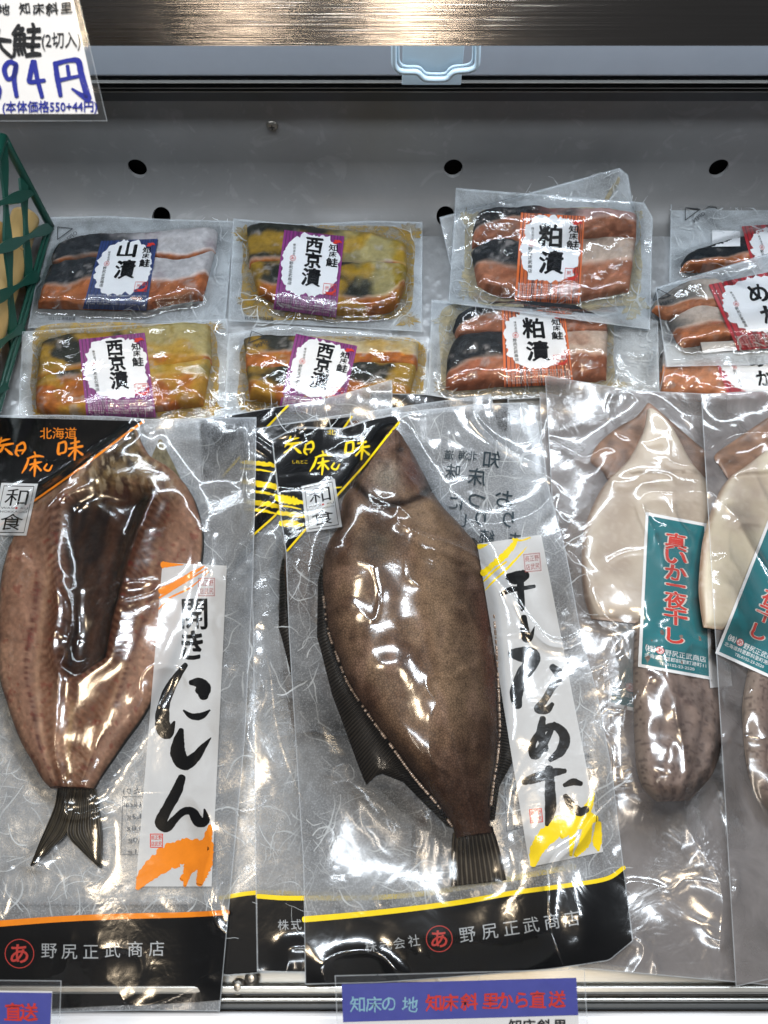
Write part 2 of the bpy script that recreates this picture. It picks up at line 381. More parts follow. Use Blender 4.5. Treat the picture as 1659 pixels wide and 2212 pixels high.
def _scales(t, b, mx, tc):
    L = t.links; v = N(t, 'ShaderNodeTexVoronoi', feature='DISTANCE_TO_EDGE', i_Scale=620.0); L.new(tc.outputs['Object'], v.inputs['Vector'])
    r = ramp(t, v.outputs[0], 0.0, 0.16, (0.45,)*4, (1.12,)*4); m2 = N(t, 'ShaderNodeVectorMath', operation='SCALE'); L.new(mx.outputs[0], m2.inputs[0]); L.new(r.outputs[0], m2.inputs['Scale'])
    L.new(m2.outputs[0], b.inputs['Base Color']); bp = N(t, 'ShaderNodeBump', i_Strength=0.5, i_Distance=0.0006); L.new(v.outputs[0], bp.inputs['Height']); L.new(bp.outputs[0], b.inputs['Normal'])
SKIN = pbr('fish_scales', None, 0.4, var=0.2, nscale=90, attr=True, spec=0.1, extra=_scales)

def add_fibres(th, U, V, S, CRdiff, n, ln, wd, seed, mat=FIBRE):
    rs = np.random.RandomState(seed); I = Ink(); ns, nt = U.shape
    for k in range(n):
        i, j = rs.randint(2, ns-2), rs.randint(2, nt-2); u, v = U[i, j], V[i, j]
        a = (rs.rand()*6.28 if len(V[0]) < 90 else (1.57+rs.randn()*0.7)*rs.choice([-1, 1])); m = rs.randint(5, 10); pts = []; da = rs.randn()*0.14; wk = rs.choice([0.4, 0.6, 1.0, 1.5]); lk = 0.4+rs.rand()*0.8
        for q in range(m):
            pts.append((u, v, wd*wk*(0.5+rs.rand()*0.7)*(1-abs(q/(m-1)-0.5)*0.8))); a += da+rs.randn()*0.24; u += math.cos(a)*ln*lk/m; v += math.sin(a)*ln*lk/m
        P = np.array(pts)
        if CRdiff is not None:
            x, y, z = px(P[:, 0], P[:, 1], S); hh = samp(CRdiff, x, y)
            if (hh > 0.0015).any(): continue
        # keep inside the bag
        if P[:, 0].min() < U.min() or P[:, 0].max() > U.max() or P[:, 1].min() < V.min() or P[:, 1].max() > V.max(): continue
        I.stroke(pts, None, 0, n=m*2)
    return I

class Bag:
    """flat pouch: two films, what is in it, what is printed on it; it rests on whatever lies below"""
    def __init__(s, name, label, cat, T, Rr, B, L, group, step=3.4, bl=(6, 6), lift=None, gap=0.0008, smooth=False):
        global G
        s.T, s.R, s.Bt, s.L = T, Rr, B, L
        wpx = max(abs(T[-1][0]-T[0][0]), abs(B[-1][0]-B[0][0])); hpx = max(abs(L[-1][1]-L[0][1]), abs(Rr[-1][1]-Rr[0][1]))
        s.ns, s.nt = int(max(12, wpx/step)), int(max(12, hpx/step)); s.U, s.V = coons(T, Rr, B, L, s.ns, s.nt, smooth)
        base = np.maximum(blur(dilate(G, bl[0]), bl[1]), G)+gap; base = blur(base, 1)
        if lift: base = np.maximum(base, lift(GX, GY))
        s.B = base; s.CR = np.zeros_like(G)
        x, y, z = px(s.U, s.V, s.B); s.mask = np.zeros_like(G); splat(s.mask, x, y, np.ones_like(x))
        s.th = thing(name, label, cat, (float(x.mean()), float(y.mean()), float(z.min())), group)
        s.px = (x, y)
    def close(s, hug=(2, 2), wr=None, pad=0.0009):
        """settle the upper film over the content"""
        c = np.maximum(s.CR, s.B+pad); e = np.maximum(blur(dilate(c, hug[0]), hug[1]), c+0.0003); s.F0 = blur(e+0.0004, 2)
        s.W = wr if wr is not None else np.zeros_like(G); s.F = s.F0+0.0008+s.W; s.diff = s.CR-s.B
    def films(s, top, back, fib=(0, 60, 2.2), seam=2.2, seed=1, fl='upper_film'):
        global G
        o, (x, y, z) = sheet('upper_film', s.U, s.V, s.F, 0, top, s.th)
        u2, v2 = coons(s.T, s.R, s.Bt, s.L, max(8, s.ns//2), max(8, s.nt//2), False)
        sheet('back_film', u2, v2, s.B, 0.0001, back, s.th)
        if fib[0]:
            I = add_fibres(s.th, s.U, s.V, s.F0, None if len(fib) > 3 else s.diff, fib[0], fib[1], fib[2], seed); I.make('paper_fibres', s.B if len(fib) > 3 else s.F0, 0.0007 if len(fib) > 3 else -0.0001, FIBRE2 if len(fib) > 3 else FIBRE, s.th, kind='stuff')
        I = Ink()
        for e in (s.T, s.R, s.Bt, s.L):
            q = poly(e, max(20, len(e)*12), False); I.stroke([(a, b, seam) for a, b in q], None, 0, n=len(q)*2)
        I.make('sealed_edge', s.F, 0.0002, SEAM, s.th)
        m = np.zeros_like(G); splat(m, x, y, z); G = np.where(m > 0, np.maximum(G, m+0.0002), G)
        g2 = dilate(np.where(m > 0, m, 0), 1); G = np.maximum(G, np.where(g2 > 0, g2*(g2 > 0), 0))

# ------------------------------------------------------------------ setting: case, back wall, shelf, rail
def box(name, x0, x1, y0, y1, z0, z1, mat, parent=None, bev=0.0, kind=None, label=None):
    import bmesh
    bm = bmesh.new(); bmesh.ops.create_cube(bm, size=1)
    for v in bm.verts: v.co = ((x0+x1)/2+v.co.x*(x1-x0), (y0+y1)/2+v.co.y*(y1-y0), (z0+z1)/2+v.co.z*(z1-z0))
    if bev: bmesh.ops.bevel(bm, geom=bm.edges[:], offset=bev, segments=3, affect='EDGES', profile=0.5)
    me = bpy.data.meshes.new(name)
    if parent is not None: bmesh.ops.translate(bm, verts=bm.verts, vec=[-a for a in parent.location])
    bm.to_mesh(me); bm.free(); me.materials.append(mat); o = bpy.data.objects.new(name, me); COL.objects.link(o)
    if parent is not None: o.parent = parent
    if kind: o['kind'] = kind
    if label: o['label'] = label
    return o
def _wallx(t, b, mx, tc):
    L = t.links; n = noise(t, 9, 5, 0.65, 0.6, tc.outputs['Object']); r = ramp(t, n.outputs[0], 0.3, 0.7, (0.3,)*4, (0.62,)*4); L.new(r.outputs[0], b.inputs['Roughness'])
    n3 = noise(t, 26, 3, 0.6, 2.5, tc.outputs['Object']); r3 = ramp(t, n3.outputs[0], 0.58, 0.66, (1,)*4, (1.16,)*4); m3 = N(t, 'ShaderNodeVectorMath', operation='SCALE'); L.new(mx.outputs[0], m3.inputs[0]); L.new(r3.outputs[0], m3.inputs['Scale']); L.new(m3.outputs[0], b.inputs['Base Color'])
WALLM = pbr('grey_coated_steel', (0.19, 0.188, 0.186), 0.5, 0.1, 0.12, 14, 0.05, 900, extra=_wallx)
WY = 0.345
prof = [(WY, 0.155)]+[(WY, z) for z in (0.12, 0.085, 0.054)]
prof += [(WY-0.05*(1-math.cos(a)), 0.05-0.05*math.sin(a)) for a in np.linspace(0.05, math.pi/2, 30)]+[(0.20, 0.0), (-0.30, 0.0)]
pv, pf = [], []
back = [(y+(0.004 if i < 4 else 0.003), z-(0.0 if i < 4 else 0.004)) for i, (y, z) in enumerate(prof)]
ringp = prof+back[::-1]; n = len(ringp)
for xx in (-0.62, 0.62): pv += [(xx, y, z) for y, z in ringp]
for i in range(n): pf.append((i, (i+1) % n, n+(i+1) % n, n+i))
pf += [tuple(range(n-1, -1, -1)), tuple(range(n, 2*n))]
wall = mk('back_wall', pv, pf, WALLM, smooth=False, kind='structure')
import bmesh
bm = bmesh.new(); bm.from_mesh(wall.data); bmesh.ops.recalc_face_normals(bm, faces=bm.faces); bm.to_mesh(wall.data); bm.free()
cb = bmesh.new()
from mathutils import Matrix
for (u, v) in [(297, 362), (979, 362), (1552, 362), (332, 478), (967, 476), (1560, 476)]:
    x, z = on_y(u, v, WY); yy = WY
    mt = Matrix.Translation((float(x), yy, float(z))) @ Matrix.Rotation(math.pi/2, 4, 'X')
    if v > 400:
        z = 0.022; x, yy = on_z(u, v, 0.022); mt = Matrix.Translation((float(x), float(yy)+0.004, 0.02)) @ Matrix.Rotation(R(55), 4, 'X')
    bmesh.ops.create_cone(cb, cap_ends=True, segments=40, radius1=0.0088, radius2=0.0088, depth=0.04 if v < 400 else 0.11, matrix=mt)
cme = bpy.data.meshes.new('cut'); cb.to_mesh(cme); cb.free(); co = bpy.data.objects.new('cut', cme); COL.objects.link(co)
md = wall.modifiers.new('holes', 'BOOLEAN'); md.object = co; md.operation = 'DIFFERENCE'; md.solver = 'EXACT'
dg = bpy.context.evaluated_depsgraph_get(); me2 = bpy.data.meshes.new_from_object(wall.evaluated_get(dg)); wall.modifiers.clear(); wall.data = me2
bpy.data.objects.remove(co)
for p in wall.data.polygons: p.use_smooth = False
try:
    wall.data.polygons.foreach_set('use_smooth', np.ones(len(wall.data.polygons), bool)); wall.data.set_sharp_from_angle(angle=R(35))
except Exception: pass
box('dark_backing_box', -0.7, 0.7, WY+0.014, WY+0.06, -0.1, 0.2, pbr('dark_recess_fill', (0.01, 0.01, 0.01), 0.9), kind='structure')  # unseen near-black box added behind the wall so its holes look dark
box('dark_backing_floor', -0.7, 0.7, -0.35, WY+0.012, -0.06, -0.016, MC['dark_recess_fill'], kind='structure')  # second added dark box, under the cove, to blacken the lower holes
SCR = pbr('screw_steel', (0.25, 0.23, 0.20), 0.35, 0.9, 0.3, 400)
for (u, v) in [(588, 272), (611, 426)]:
    x, z = on_y(u, v, WY); x = float(x); z = float(z); bm = bmesh.new()
    bmesh.ops.create_uvsphere(bm, u_segments=24, v_segments=12, radius=0.0052)
    for q in bm.verts: q.co = (q.co.x+x, WY-max(0, q.co.z)*0.5, q.co.y+z)
    for s1, s2 in ((0.0035, 0.0008), (0.0008, 0.0035)):
        r = bmesh.ops.create_cube(bm, size=1)
        for q in r['verts']: q.co = (x+q.co.x*s1*1.3, WY-0.0022+q.co.y*0.0012, z+q.co.z*s2*1.3)
        for f in {f for q in r['verts'] for f in q.link_faces}: f.material_index = 1
    me = bpy.data.meshes.new('screw'); bm.to_mesh(me); bm.free(); me.materials.append(SCR); me.materials.append(MC['dark_recess_fill'])
    o = bpy.data.objects.new('screw', me); COL.objects.link(o); o.parent = wall
def zw(v, y=WY): return float(on_y(829.5, v, y)[1])
TRIM = pbr('dark_grey_trim', (0.045, 0.05, 0.055), 0.4, 0.3, 0.1, 30); TRL = pbr('pale_trim_edge', (0.2, 0.2, 0.19), 0.35, 0.3, 0.1, 30)
STRIP = pbr('white_plastic_rail', lin('989fa9'), 0.35, 0, 0.05, 20)
box('ledge_strip', -0.62, 0.62, 0.330, 0.40, zw(166, 0.33), zw(60, 0.33), STRIP, bev=0.002, kind='structure')
for (va, vb, y, m) in [(219, 200, 0.3455-0.006, TRIM), (200.5, 197, 0.333, TRL), (196.5, 192, 0.336, TRIM), (192, 189.5, 0.331, TRL), (189, 181, 0.336, TRIM), (181, 178, 0.329, TRL), (178, 160, 0.335, TRIM)]:
    z0, z1 = zw(va, y), zw(vb, y); box('trim_band', -0.62, 0.62, y, 0.36, min(z0, z1), max(z0, z1), m, bev=0.0004, parent=wall)
# steel shelf above
def _brush(t, b, mx, tc):
    L = t.links; mp = N(t, 'ShaderNodeMapping'); mp.inputs['Scale'].default_value = (6, 60, 1500); L.new(tc.outputs['Object'], mp.inputs[0])
    n1 = noise(t, 1.0, 3, 0.6, 0, mp.outputs[0]); bp = N(t, 'ShaderNodeBump', i_Strength=0.16, i_Distance=0.0006); L.new(n1.outputs[0], bp.inputs['Height']); L.new(bp.outputs[0], b.inputs['Normal'])
STEEL = pbr('brushed_stainless', (0.24, 0.215, 0.19), 0.13, 1.0, 0.12, 1.0, stretch=(8, 80, 900), extra=_brush)
SY = 0.14; zb = zw(99, SY)
sh = thing('steel_shelf', 'brushed stainless steel shelf front across the top of the picture', 'shelf', (0, SY, zb))
sl = math.tan(R(38)); lv = []
for xx in (-0.6, 0.6):
    lv += [(xx, SY, zb), (xx, SY+0.13*sl, zb+0.13), (xx, SY+0.13*sl+0.012, zb+0.13), (xx, SY+0.010, zb+0.002), (xx, SY+0.005, zb-0.0022)]
mk('front_lip', lv, [(0, 5, 6, 1), (1, 6, 7, 2), (2, 7, 8, 3), (3, 8, 9, 4), (4, 9, 5, 0), (4, 3, 2, 1, 0)[::-1], (9, 8, 7, 6, 5)], STEEL, smooth=False, parent=sh)
box('shelf_board', -0.6, 0.6, SY+0.09, 0.42, zb+0.10, zb+0.11, STEEL, sh, bev=0.002)
# label clip hanging under the shelf
CL = pbr('frosted_clip_plastic', lin('c4d8e4'), 0.3, 0, 0.04, 40, spec=0.6)
yc = 0.285
x0, z0 = on_y(940, 100, yc); cl = thing('label_clip', 'white plastic ticket clip hanging below the steel shelf', 'clip', (float(x0), yc, float(z0)))
def tube(name, pts, r, mat, parent, closed=False, seg=10, flat=1.0):
    P = np.array(pts, float); n = len(P); d = np.gradient(P, axis=0); V = []
    for i in range(n):
        a = d[i]/np.linalg.norm(d[i]); h = np.array([0, 1.0, 0]) if abs(a[1]) < 0.9 else np.array([1.0, 0, 0])
        s1 = np.cross(a, h); s1 /= np.linalg.norm(s1); s2 = np.cross(a, s1)
        for k in range(seg): an = 2*math.pi*k/seg; V.append(P[i]+s1*math.cos(an)*r*flat+s2*math.sin(an)*r)
    F = [(i*seg+k, i*seg+(k+1) % seg, (i+1)*seg+(k+1) % seg, (i+1)*seg+k) for i in range(n-1) for k in range(seg)]
    F += [tuple(range(seg-1, -1, -1)), tuple(range((n-1)*seg, n*seg))]
    return mk(name, V, F, mat, parent=parent)
pp = poly([(851, 60), (851, 120), (853, 142), (866, 154), (900, 156), (910, 164), (922, 171), (962, 171), (972, 163), (983, 155), (1015, 151), (1029, 142), (1032, 120), (1032, 60)], 60)
xx, zz = on_y(pp[:, 0], pp[:, 1], yc); tube('clip_loop', np.stack([xx, np.full(60, yc), zz], 1), 0.0022, CL, cl)
xx, zz = on_y(pp[:, 0]*0.9+94, pp[:, 1]*0.93+0, yc+0.002); tube('clip_inner_rim', np.stack([xx, np.full(60, yc+0.002), zz], 1), 0.0011, CL, cl)
xa, za = on_y(868, 184, yc+0.006); xb, zt = on_y(1007, 60, yc+0.006); box('clip_plate', float(xa), float(xb), yc+0.006, yc+0.0075, float(za), float(zt), CL, cl, bev=0.0005)

# foil mat, embossed in little pyramids
FOIL = pbr('embossed_foil', (0.55, 0.56, 0.57), 0.33, 0.7, 0.2, 60, 0.12, 500)
p_ = 0.0056; fx = np.arange(-0.44, 0.44, p_); fy = np.arange(-0.27, 0.296, p_); nx, ny = len(fx), len(fy); rs = np.random.RandomState(3)
cx, cy = np.meshgrid(fx, fy, indexing='ij'); cz = 0.0035+rs.rand(nx, ny)*0.0006+0.001*vn(cx*12, cy*12, 4)
ax, ay = cx[:-1, :-1]+p_/2+rs.randn(nx-1, ny-1)*0.0004, cy[:-1, :-1]+p_/2+rs.randn(nx-1, ny-1)*0.0004; az = cz[:-1, :-1]+0.0017+rs.rand(nx-1, ny-1)*0.0008
V = np.vstack([np.stack([cx, cy, cz], -1).reshape(-1, 3), np.stack([ax, ay, az], -1).reshape(-1, 3)])
i, j = np.meshgrid(np.arange(nx-1), np.arange(ny-1), indexing='ij'); a = (i*ny+j).ravel(); c = nx*ny+(i*(ny-1)+j).ravel()
F = np.vstack([np.stack([a+ny*k1+l1, a+ny*k2+l2, c], 1) for (k1, l1, k2, l2) in ((0, 0, 1, 0), (1, 0, 1, 1), (1, 1, 0, 1), (0, 1, 0, 0))])
tag(mk('foil_mat', V, F, FOIL, smooth=False), 'embossed silver foil mat lining the tray under the packs', 'foil mat')

# front rail and white ticket channel
yr0, yr1 = float(on_z(829, 2182, 0.008)[1]), float(on_z(829, 2100, 0.008)[1])
RAILM = pbr('rail_steel', (0.42, 0.42, 0.40), 0.28, 0.9, 0.1, 30, stretch=(4, 60, 60))
rail = thing('front_rail', 'steel rail running along the front edge of the tray', 'rail', (0, yr0, 0))
dy = (yr1-yr0)
for (f0, f1, zt, m) in [(0.0, 0.20, 0.006, TRIM), (0.21, 0.34, 0.010, RAILM), (0.35, 0.42, 0.006, TRIM), (0.43, 0.66, 0.012, RAILM), (0.67, 1.3, 0.005, RAILM)]:
    box('rail_bar', -0.6, 0.6, yr0+dy*f0, yr0+dy*f1, -0.02, zt, m, rail, bev=0.0012)
for (u, v) in [(546, 2113), (516, 2131)]:
    x, y = on_z(u, v, 0.006); bm = bmesh.new(); bmesh.ops.create_uvsphere(bm, u_segments=16, v_segments=8, radius=0.0045, matrix=Matrix.Translation((float(x), float(y)-yr0, 0.008)))
    me = bpy.data.meshes.new('rail_screw'); bm.to_mesh(me); bm.free(); me.materials.append(SCR); o = bpy.data.objects.new('rail_screw', me); COL.objects.link(o); o.parent = rail
chn = box('ticket_channel', -0.6, 0.6, yr0-0.10, yr0-0.001, -0.02, 0.012, pbr('white_channel', lin('dcdcde'), 0.4, 0, 0.03, 20), bev=0.003)
tag(chn, 'white plastic ticket channel along the bottom edge of the picture', 'ticket channel')

# ------------------------------------------------------------------ green basket and bamboo
GRN = pbr('green_plastic', lin('14463a'), 0.35, 0, 0.1, 60)
bx, by = on_z(109, 489, 0.012); bx = float(bx); by = float(by)
bk = thing('green_basket', 'green plastic lattice basket at the left edge', 'basket', (bx, by, 0.01))
zt = CZ+float(ray(7, 296)[2])*((by-CY)/float(ray(7, 296)[1])); xt = float(ray(7, 296)[0])*((by-CY)/float(ray(7, 296)[1])); HH = zt-0.012
def bpt(q, h): return np.array([bx+(xt-bx)*h, by-q, 0.012+HH*h])     # q metres towards the viewer, h 0..1 up
tube('corner_post', [bpt(0, h) for h in np.linspace(0, 1, 10)], 0.0036, GRN, bk)
tube('base_rim', [bpt(q, 0.0) for q in np.linspace(0, 0.45, 20)], 0.0026, GRN, bk)
tube('base_rim', [bpt(q, 0.05) for q in np.linspace(0, 0.45, 20)], 0.0016, GRN, bk)
tube('top_rim', [bpt(q, 1.0) for q in np.linspace(0, 0.45, 20)], 0.004, GRN, bk)
for k in range(-3, 7):
    for sgn in (1, -1):
        q0 = k*0.062; pts = []
        for h in np.linspace(0, 1, 22):
            q = q0+(h if sgn > 0 else 1-h)*0.15
            if 0 <= q <= 0.45: pts.append(bpt(q, h)+np.array([0.001*sgn, 0, 0]))
        if len(pts) > 4:
            pts = np.array(pts); nn = len(pts); d = np.gradient(pts, axis=0); V = []
            for i in range(nn):
                wv = 0.0033+0.0015*math.sin(i*0.75+k); a = d[i]/np.linalg.norm(d[i]); nrm = np.array([1.0, 0, 0.35]); sd = np.cross(a, nrm); sd /= np.linalg.norm(sd)
                for (e, f) in ((-1, -1), (1, -1), (1, 1), (-1, 1)): V.append(pts[i]+sd*wv*e+nrm*0.0012*f)
            F = [(i*4+m, i*4+(m+1) % 4, (i+1)*4+(m+1) % 4, (i+1)*4+m) for i in range(nn-1) for m in range(4)]+[(3, 2, 1, 0), tuple(nn*4-4+m for m in range(4))]
            mk('lattice_strap', V, F, GRN, smooth=False, parent=bk)
BAM = pbr('bamboo_skin', lin('b99a63'), 0.35, 0, 0.22, 8, 0.1, 60, stretch=(8, 1, 8))
def bamboo(x, r, y1, y0, zc, label, nodes):
    th = thing('bamboo_pole', label, 'bamboo pole', (x, y1, zc-r), 'bamboo poles in the basket')
    seg = 28; ys = np.linspace(y1, y0, 90); V = []
    for yv in ys:
        rr = r*(1+0.05*sum(math.exp(-((yv-nd)/0.003)**2) for nd in nodes)-0.05*sum(math.exp(-((yv-nd-0.005)/0.003)**2) for nd in nodes))
        for k in range(seg): an = 2*math.pi*k/seg; V.append((x+rr*math.cos(an), yv, zc+rr*math.sin(an)))
    F = [(i*seg+k, i*seg+(k+1) % seg, (i+1)*seg+(k+1) % seg, (i+1)*seg+k) for i in range(89) for k in range(seg)]+[tuple(range(seg)), tuple(range(89*seg, 90*seg))]
    mk('culm', V, F, BAM, parent=th)
    for nd in nodes:
        tube('node_ring', [(x+r*1.03*math.cos(a), nd, zc+r*1.03*math.sin(a)) for a in np.linspace(0, 2*math.pi, 30)], 0.0011, BAM, th)
bamboo(bx-0.0145, 0.0120, 0.292, -0.02, 0.030, 'tan bamboo pole nearest the lattice of the green basket', (0.245, 0.09))
bamboo(bx-0.042, 0.0120, 0.280, -0.02, 0.030, 'tan bamboo pole cut off by the left edge of the picture', (0.2, 0.06))

# ------------------------------------------------------------------ salmon packs
MAINC = {'navy': ('223a72', '14234f'), 'purple': ('8a2d7c', '5a1a55'), 'orange': ('dd6a28', '5e2412'), 'red': ('b3202c', '6a0f18')}
def stripes(name, hi, lo):
    def ex(t, b, mx, tc):
        L = t.links; mp = N(t, 'ShaderNodeMapping'); mp.inputs['Scale'].default_value = (34, 0.35, 1); L.new(tc.outputs['UV'], mp.inputs[0])
        n = noise(t, 1.0, 2, 0.5, 0, mp.outputs[0]); r = ramp(t, n.outputs[0], 0.46, 0.54)
        m = N(t, 'ShaderNodeMix', data_type='RGBA'); m.inputs[6].default_value = lin(hi)+(1,); m.inputs[7].default_value = lin(lo)+(1,)
        L.new(r.outputs[0], m.inputs[0]); L.new(m.outputs[2], b.inputs['Base Color'])
    return pbr(name, lin(hi), 0.45, extra=ex)
INSTR = ['【お召し上がり方】解凍してから魚焼きグリル等で焼いてお', '召し上がりください。袋から切身を取り出した後、味噌を洗い', '流していただく必要はございません。焦げ付きやすいので、', '弱火でじっくりと焼いてください。※解凍後1日〜2日程冷蔵', '庫で寝かせると、さらに熟成した状態でお召し上がり頂けま', 'す。【ご注意】十分に加熱してお召し上がりください。']
INSTN = ['【お召し上がり方】解凍してから魚焼きグリル等で焼いてお', '召し上がりください。', '※解凍後1日〜2日程冷蔵庫で寝かせると、さらに熟成した', '状態でお召し上がり頂けます。', '【ご注意】十分に加熱してお召し上がりください。']
def paper_label(bag, q, kind, title, main=None, seed=0, rows=True):
    th = bag.th; mp = bil(q); hi, lo = MAINC[kind]; U, V = qgrid(q, 44, 56)
    x, y, z = px(U, V, bag.F0); mk_ = np.zeros_like(G); splat(mk_, x, y, np.ones_like(x)); mk_ = blur(dilate(mk_, 2), 2)
    fl_ = np.maximum(bag.F0, blur(dilate(bag.F0, 5), 5)); bag.F0 = bag.F0*(1-mk_)+fl_*mk_; bag.F = bag.F0+0.0008+bag.W*(1-0.5*mk_); F0 = bag.F0; o, _ = sheet('paper_label', U, V, F0, -0.0003, stripes(kind+'_label_print', hi, lo), th, label=kind+' striped paper label')
    lab = o
    a = Ink(); a.blob((0.5, 0.395), 0.455, 0.375, mp, 0.075, 2.6, 96, 8, seed); a.make('white_label_panel', F0, -0.00005, PAPER, lab)
    b = Ink(); r = Ink(); asp = 1.0
    n = len(title)
    if n == 3: pos = [(0.52, 0.15, 0.2), (0.53, 0.335, 0.19), (0.53, 0.545, 0.22)]
    elif title == '山漬': pos = [(0.50, 0.14, 0.22), (0.53, 0.42, 0.26)]
    else: pos = [(0.48, 0.24, 0.26), (0.52, 0.54, 0.26)]
    wa = math.hypot(q[1][0]-q[0][0], q[1][1]-q[0][1]); ha = math.hypot(q[3][0]-q[0][0], q[3][1]-q[0][1]); k = ha/wa
    for ch, (ca, cb_, hh) in zip(title, pos):
        b.text(ch, (ca, cb_), hh*1.04, mp, bold=0.048, width=hh*k*(1.0 if ch != '山' else 1.1), wob=0.07)
    for ch, cb_, hh in zip('知床鮭', (0.155, 0.235, 0.335), (0.09, 0.075, 0.115)): b.text(ch, (0.84, cb_), hh, mp, bold=0.035, width=hh*k*1.2, wob=0.05)
    for i, ch in enumerate('株式会社'): b.text(ch, (0.20+0.004*i, 0.17+0.038*i), 0.034, mp, width=0.034*k, bold=0.004)
    for i, ch in enumerate('野尻正武商店'): b.text(ch, (0.185+0.003*i, 0.40+0.05*i), 0.044, mp, width=0.044*k*1.1, bold=0.012)
    b.make('black_lettering', F0, 0.0002, BLACK, lab)
    r.ring((0.2, 0.335), 0.034, 0.005, mp, asp=k); r.text('あ', (0.2, 0.335), 0.042, mp, width=0.038*k, bold=0.02); r.make('round_emblem', F0, 0.0002, REDI, lab); r = Ink()
    # seal with a curled shrimp
    for A in ([(0.75, 0.60), (0.95, 0.60), (0.95, 0.73), (0.75, 0.73), (0.75, 0.60)],): r.line(A, 0.007, mp)
    r.text('野', (0.89, 0.635), 0.05, mp, width=0.05*k); r.text('尻', (0.81, 0.655), 0.05, mp, width=0.05*k)
    r.stroke([(0.78, 0.70, 0.006), (0.83, 0.716, 0.026), (0.89, 0.71, 0.032), (0.94, 0.675, 0.024), (0.925, 0.655, 0.012)], mp)
    r.make('shrimp_seal', F0, 0.0002, REDI, lab); r = Ink()
    r.stroke([(0.84, 0.06, 0.01), (0.88, 0.075, 0.035), (0.93, 0.068, 0.03), (0.97, 0.085, 0.008)], mp, 0.3); r.blob((0.86, 0.092), 0.035, 0.012, mp, 0.3, n=24, rings=2)
    r.make('red_map_mark', F0, 0.0002, REDI, lab)
    wi = Ink(); L_ = INSTN if kind == 'navy' else INSTR; y0 = 0.80
    for i, tx in enumerate(L_):
        full = len(INSTR[0]); wd = 0.93*len(tx)/full
        wi.text(tx, (0.035+wd/2, y0+i*0.030), 0.026, mp, width=wd, bold=0.008)
    wi.make('white_lettering', F0, 0.0, WHITEI, lab)
    return lab
def salmon_cf(seed, flesh=0.62, dark=0.5, skin=('2c2f33', 'c9c6c6'), fl=('ad5c36', 'c98150'), sauce=0.0, dots=0.4):
    sk0, sk1, f0, f1 = [np.array(lin(c)) for c in (*skin, *fl)]; sc = np.array(lin('b8912f'))
    def f(S, T, U, V):
        n1 = fbm(U/45, V/45, seed); n2 = fbm(U/9, V/6, seed+3); n3 = fbm(U/130, V/70, seed+9)
        m = sm(dark-0.13, dark+0.13, T+(n1-0.5)*0.4)[..., None]; sp = (vn(U/3.2, V/3.2, seed+2) > 0.6)[..., None]*0.12
        c = (sk0*(0.6+n2[..., None]*0.9)+sp*sk0)*(1-m)+(sk1*(0.75+n2[..., None]*0.4)-np.array([0.12, 0.16, 0.15])*sm(0.5, 0.75, n1)[..., None])*m
        fm = sm(flesh-0.04, flesh+0.05, S+(n3-0.5)*0.35)[..., None]
        lines = 0.88+0.16*np.sin(U/7+n1*9+V/5)[..., None]*0.8
        fc = (f0*(1-n1[..., None])+f1*n1[..., None])*lines*(1.0+0.5*sm(0.62, 0.8, n2)[..., None])
        c = c*(1-fm)+fc*fm
        edge = sm(flesh-0.07, flesh-0.02, S+(n3-0.5)*0.35)*(1-sm(flesh, flesh+0.05, S+(n3-0.5)*0.35)); c = c+edge[..., None]*np.array([0.25, 0.18, 0.14])
        if sauce:
            q = sm(1.0-sauce, 1.25-sauce, fbm(U/60, V/40, seed+20)*1.1)[..., None]*0.75; c = c*(1-q)+sc*(0.7+0.5*n2[..., None])*q
        fr = sm(0.6, 0.78, fbm(U/24, V/16, seed+33))*0.5*sm(0.3, 0.6, n2); c = c*0.85; c = c*(1-fr[..., None])+np.array(lin('a9a4a2'))*fr[..., None]
        return np.clip(c, 0.004, 0.9)
    return f
def hsl(th, seed, am=0.0):
    dm = dome(9, 3.2, 12, 3)
    return lambda S, T, U, V: np.nan_to_num(th*dm(S, T))*(0.6+0.75*fbm(U/45, V/30, seed))+0.0008
SAUCE = sheer('marinade', 'c9a545', 0.5, nscale=110, vary=0.8); LEES = sheer('sake_lees', 'ddd0ac', 0.5, nscale=110, vary=0.8)
GP = 'small vacuum packs of marinated salmon'
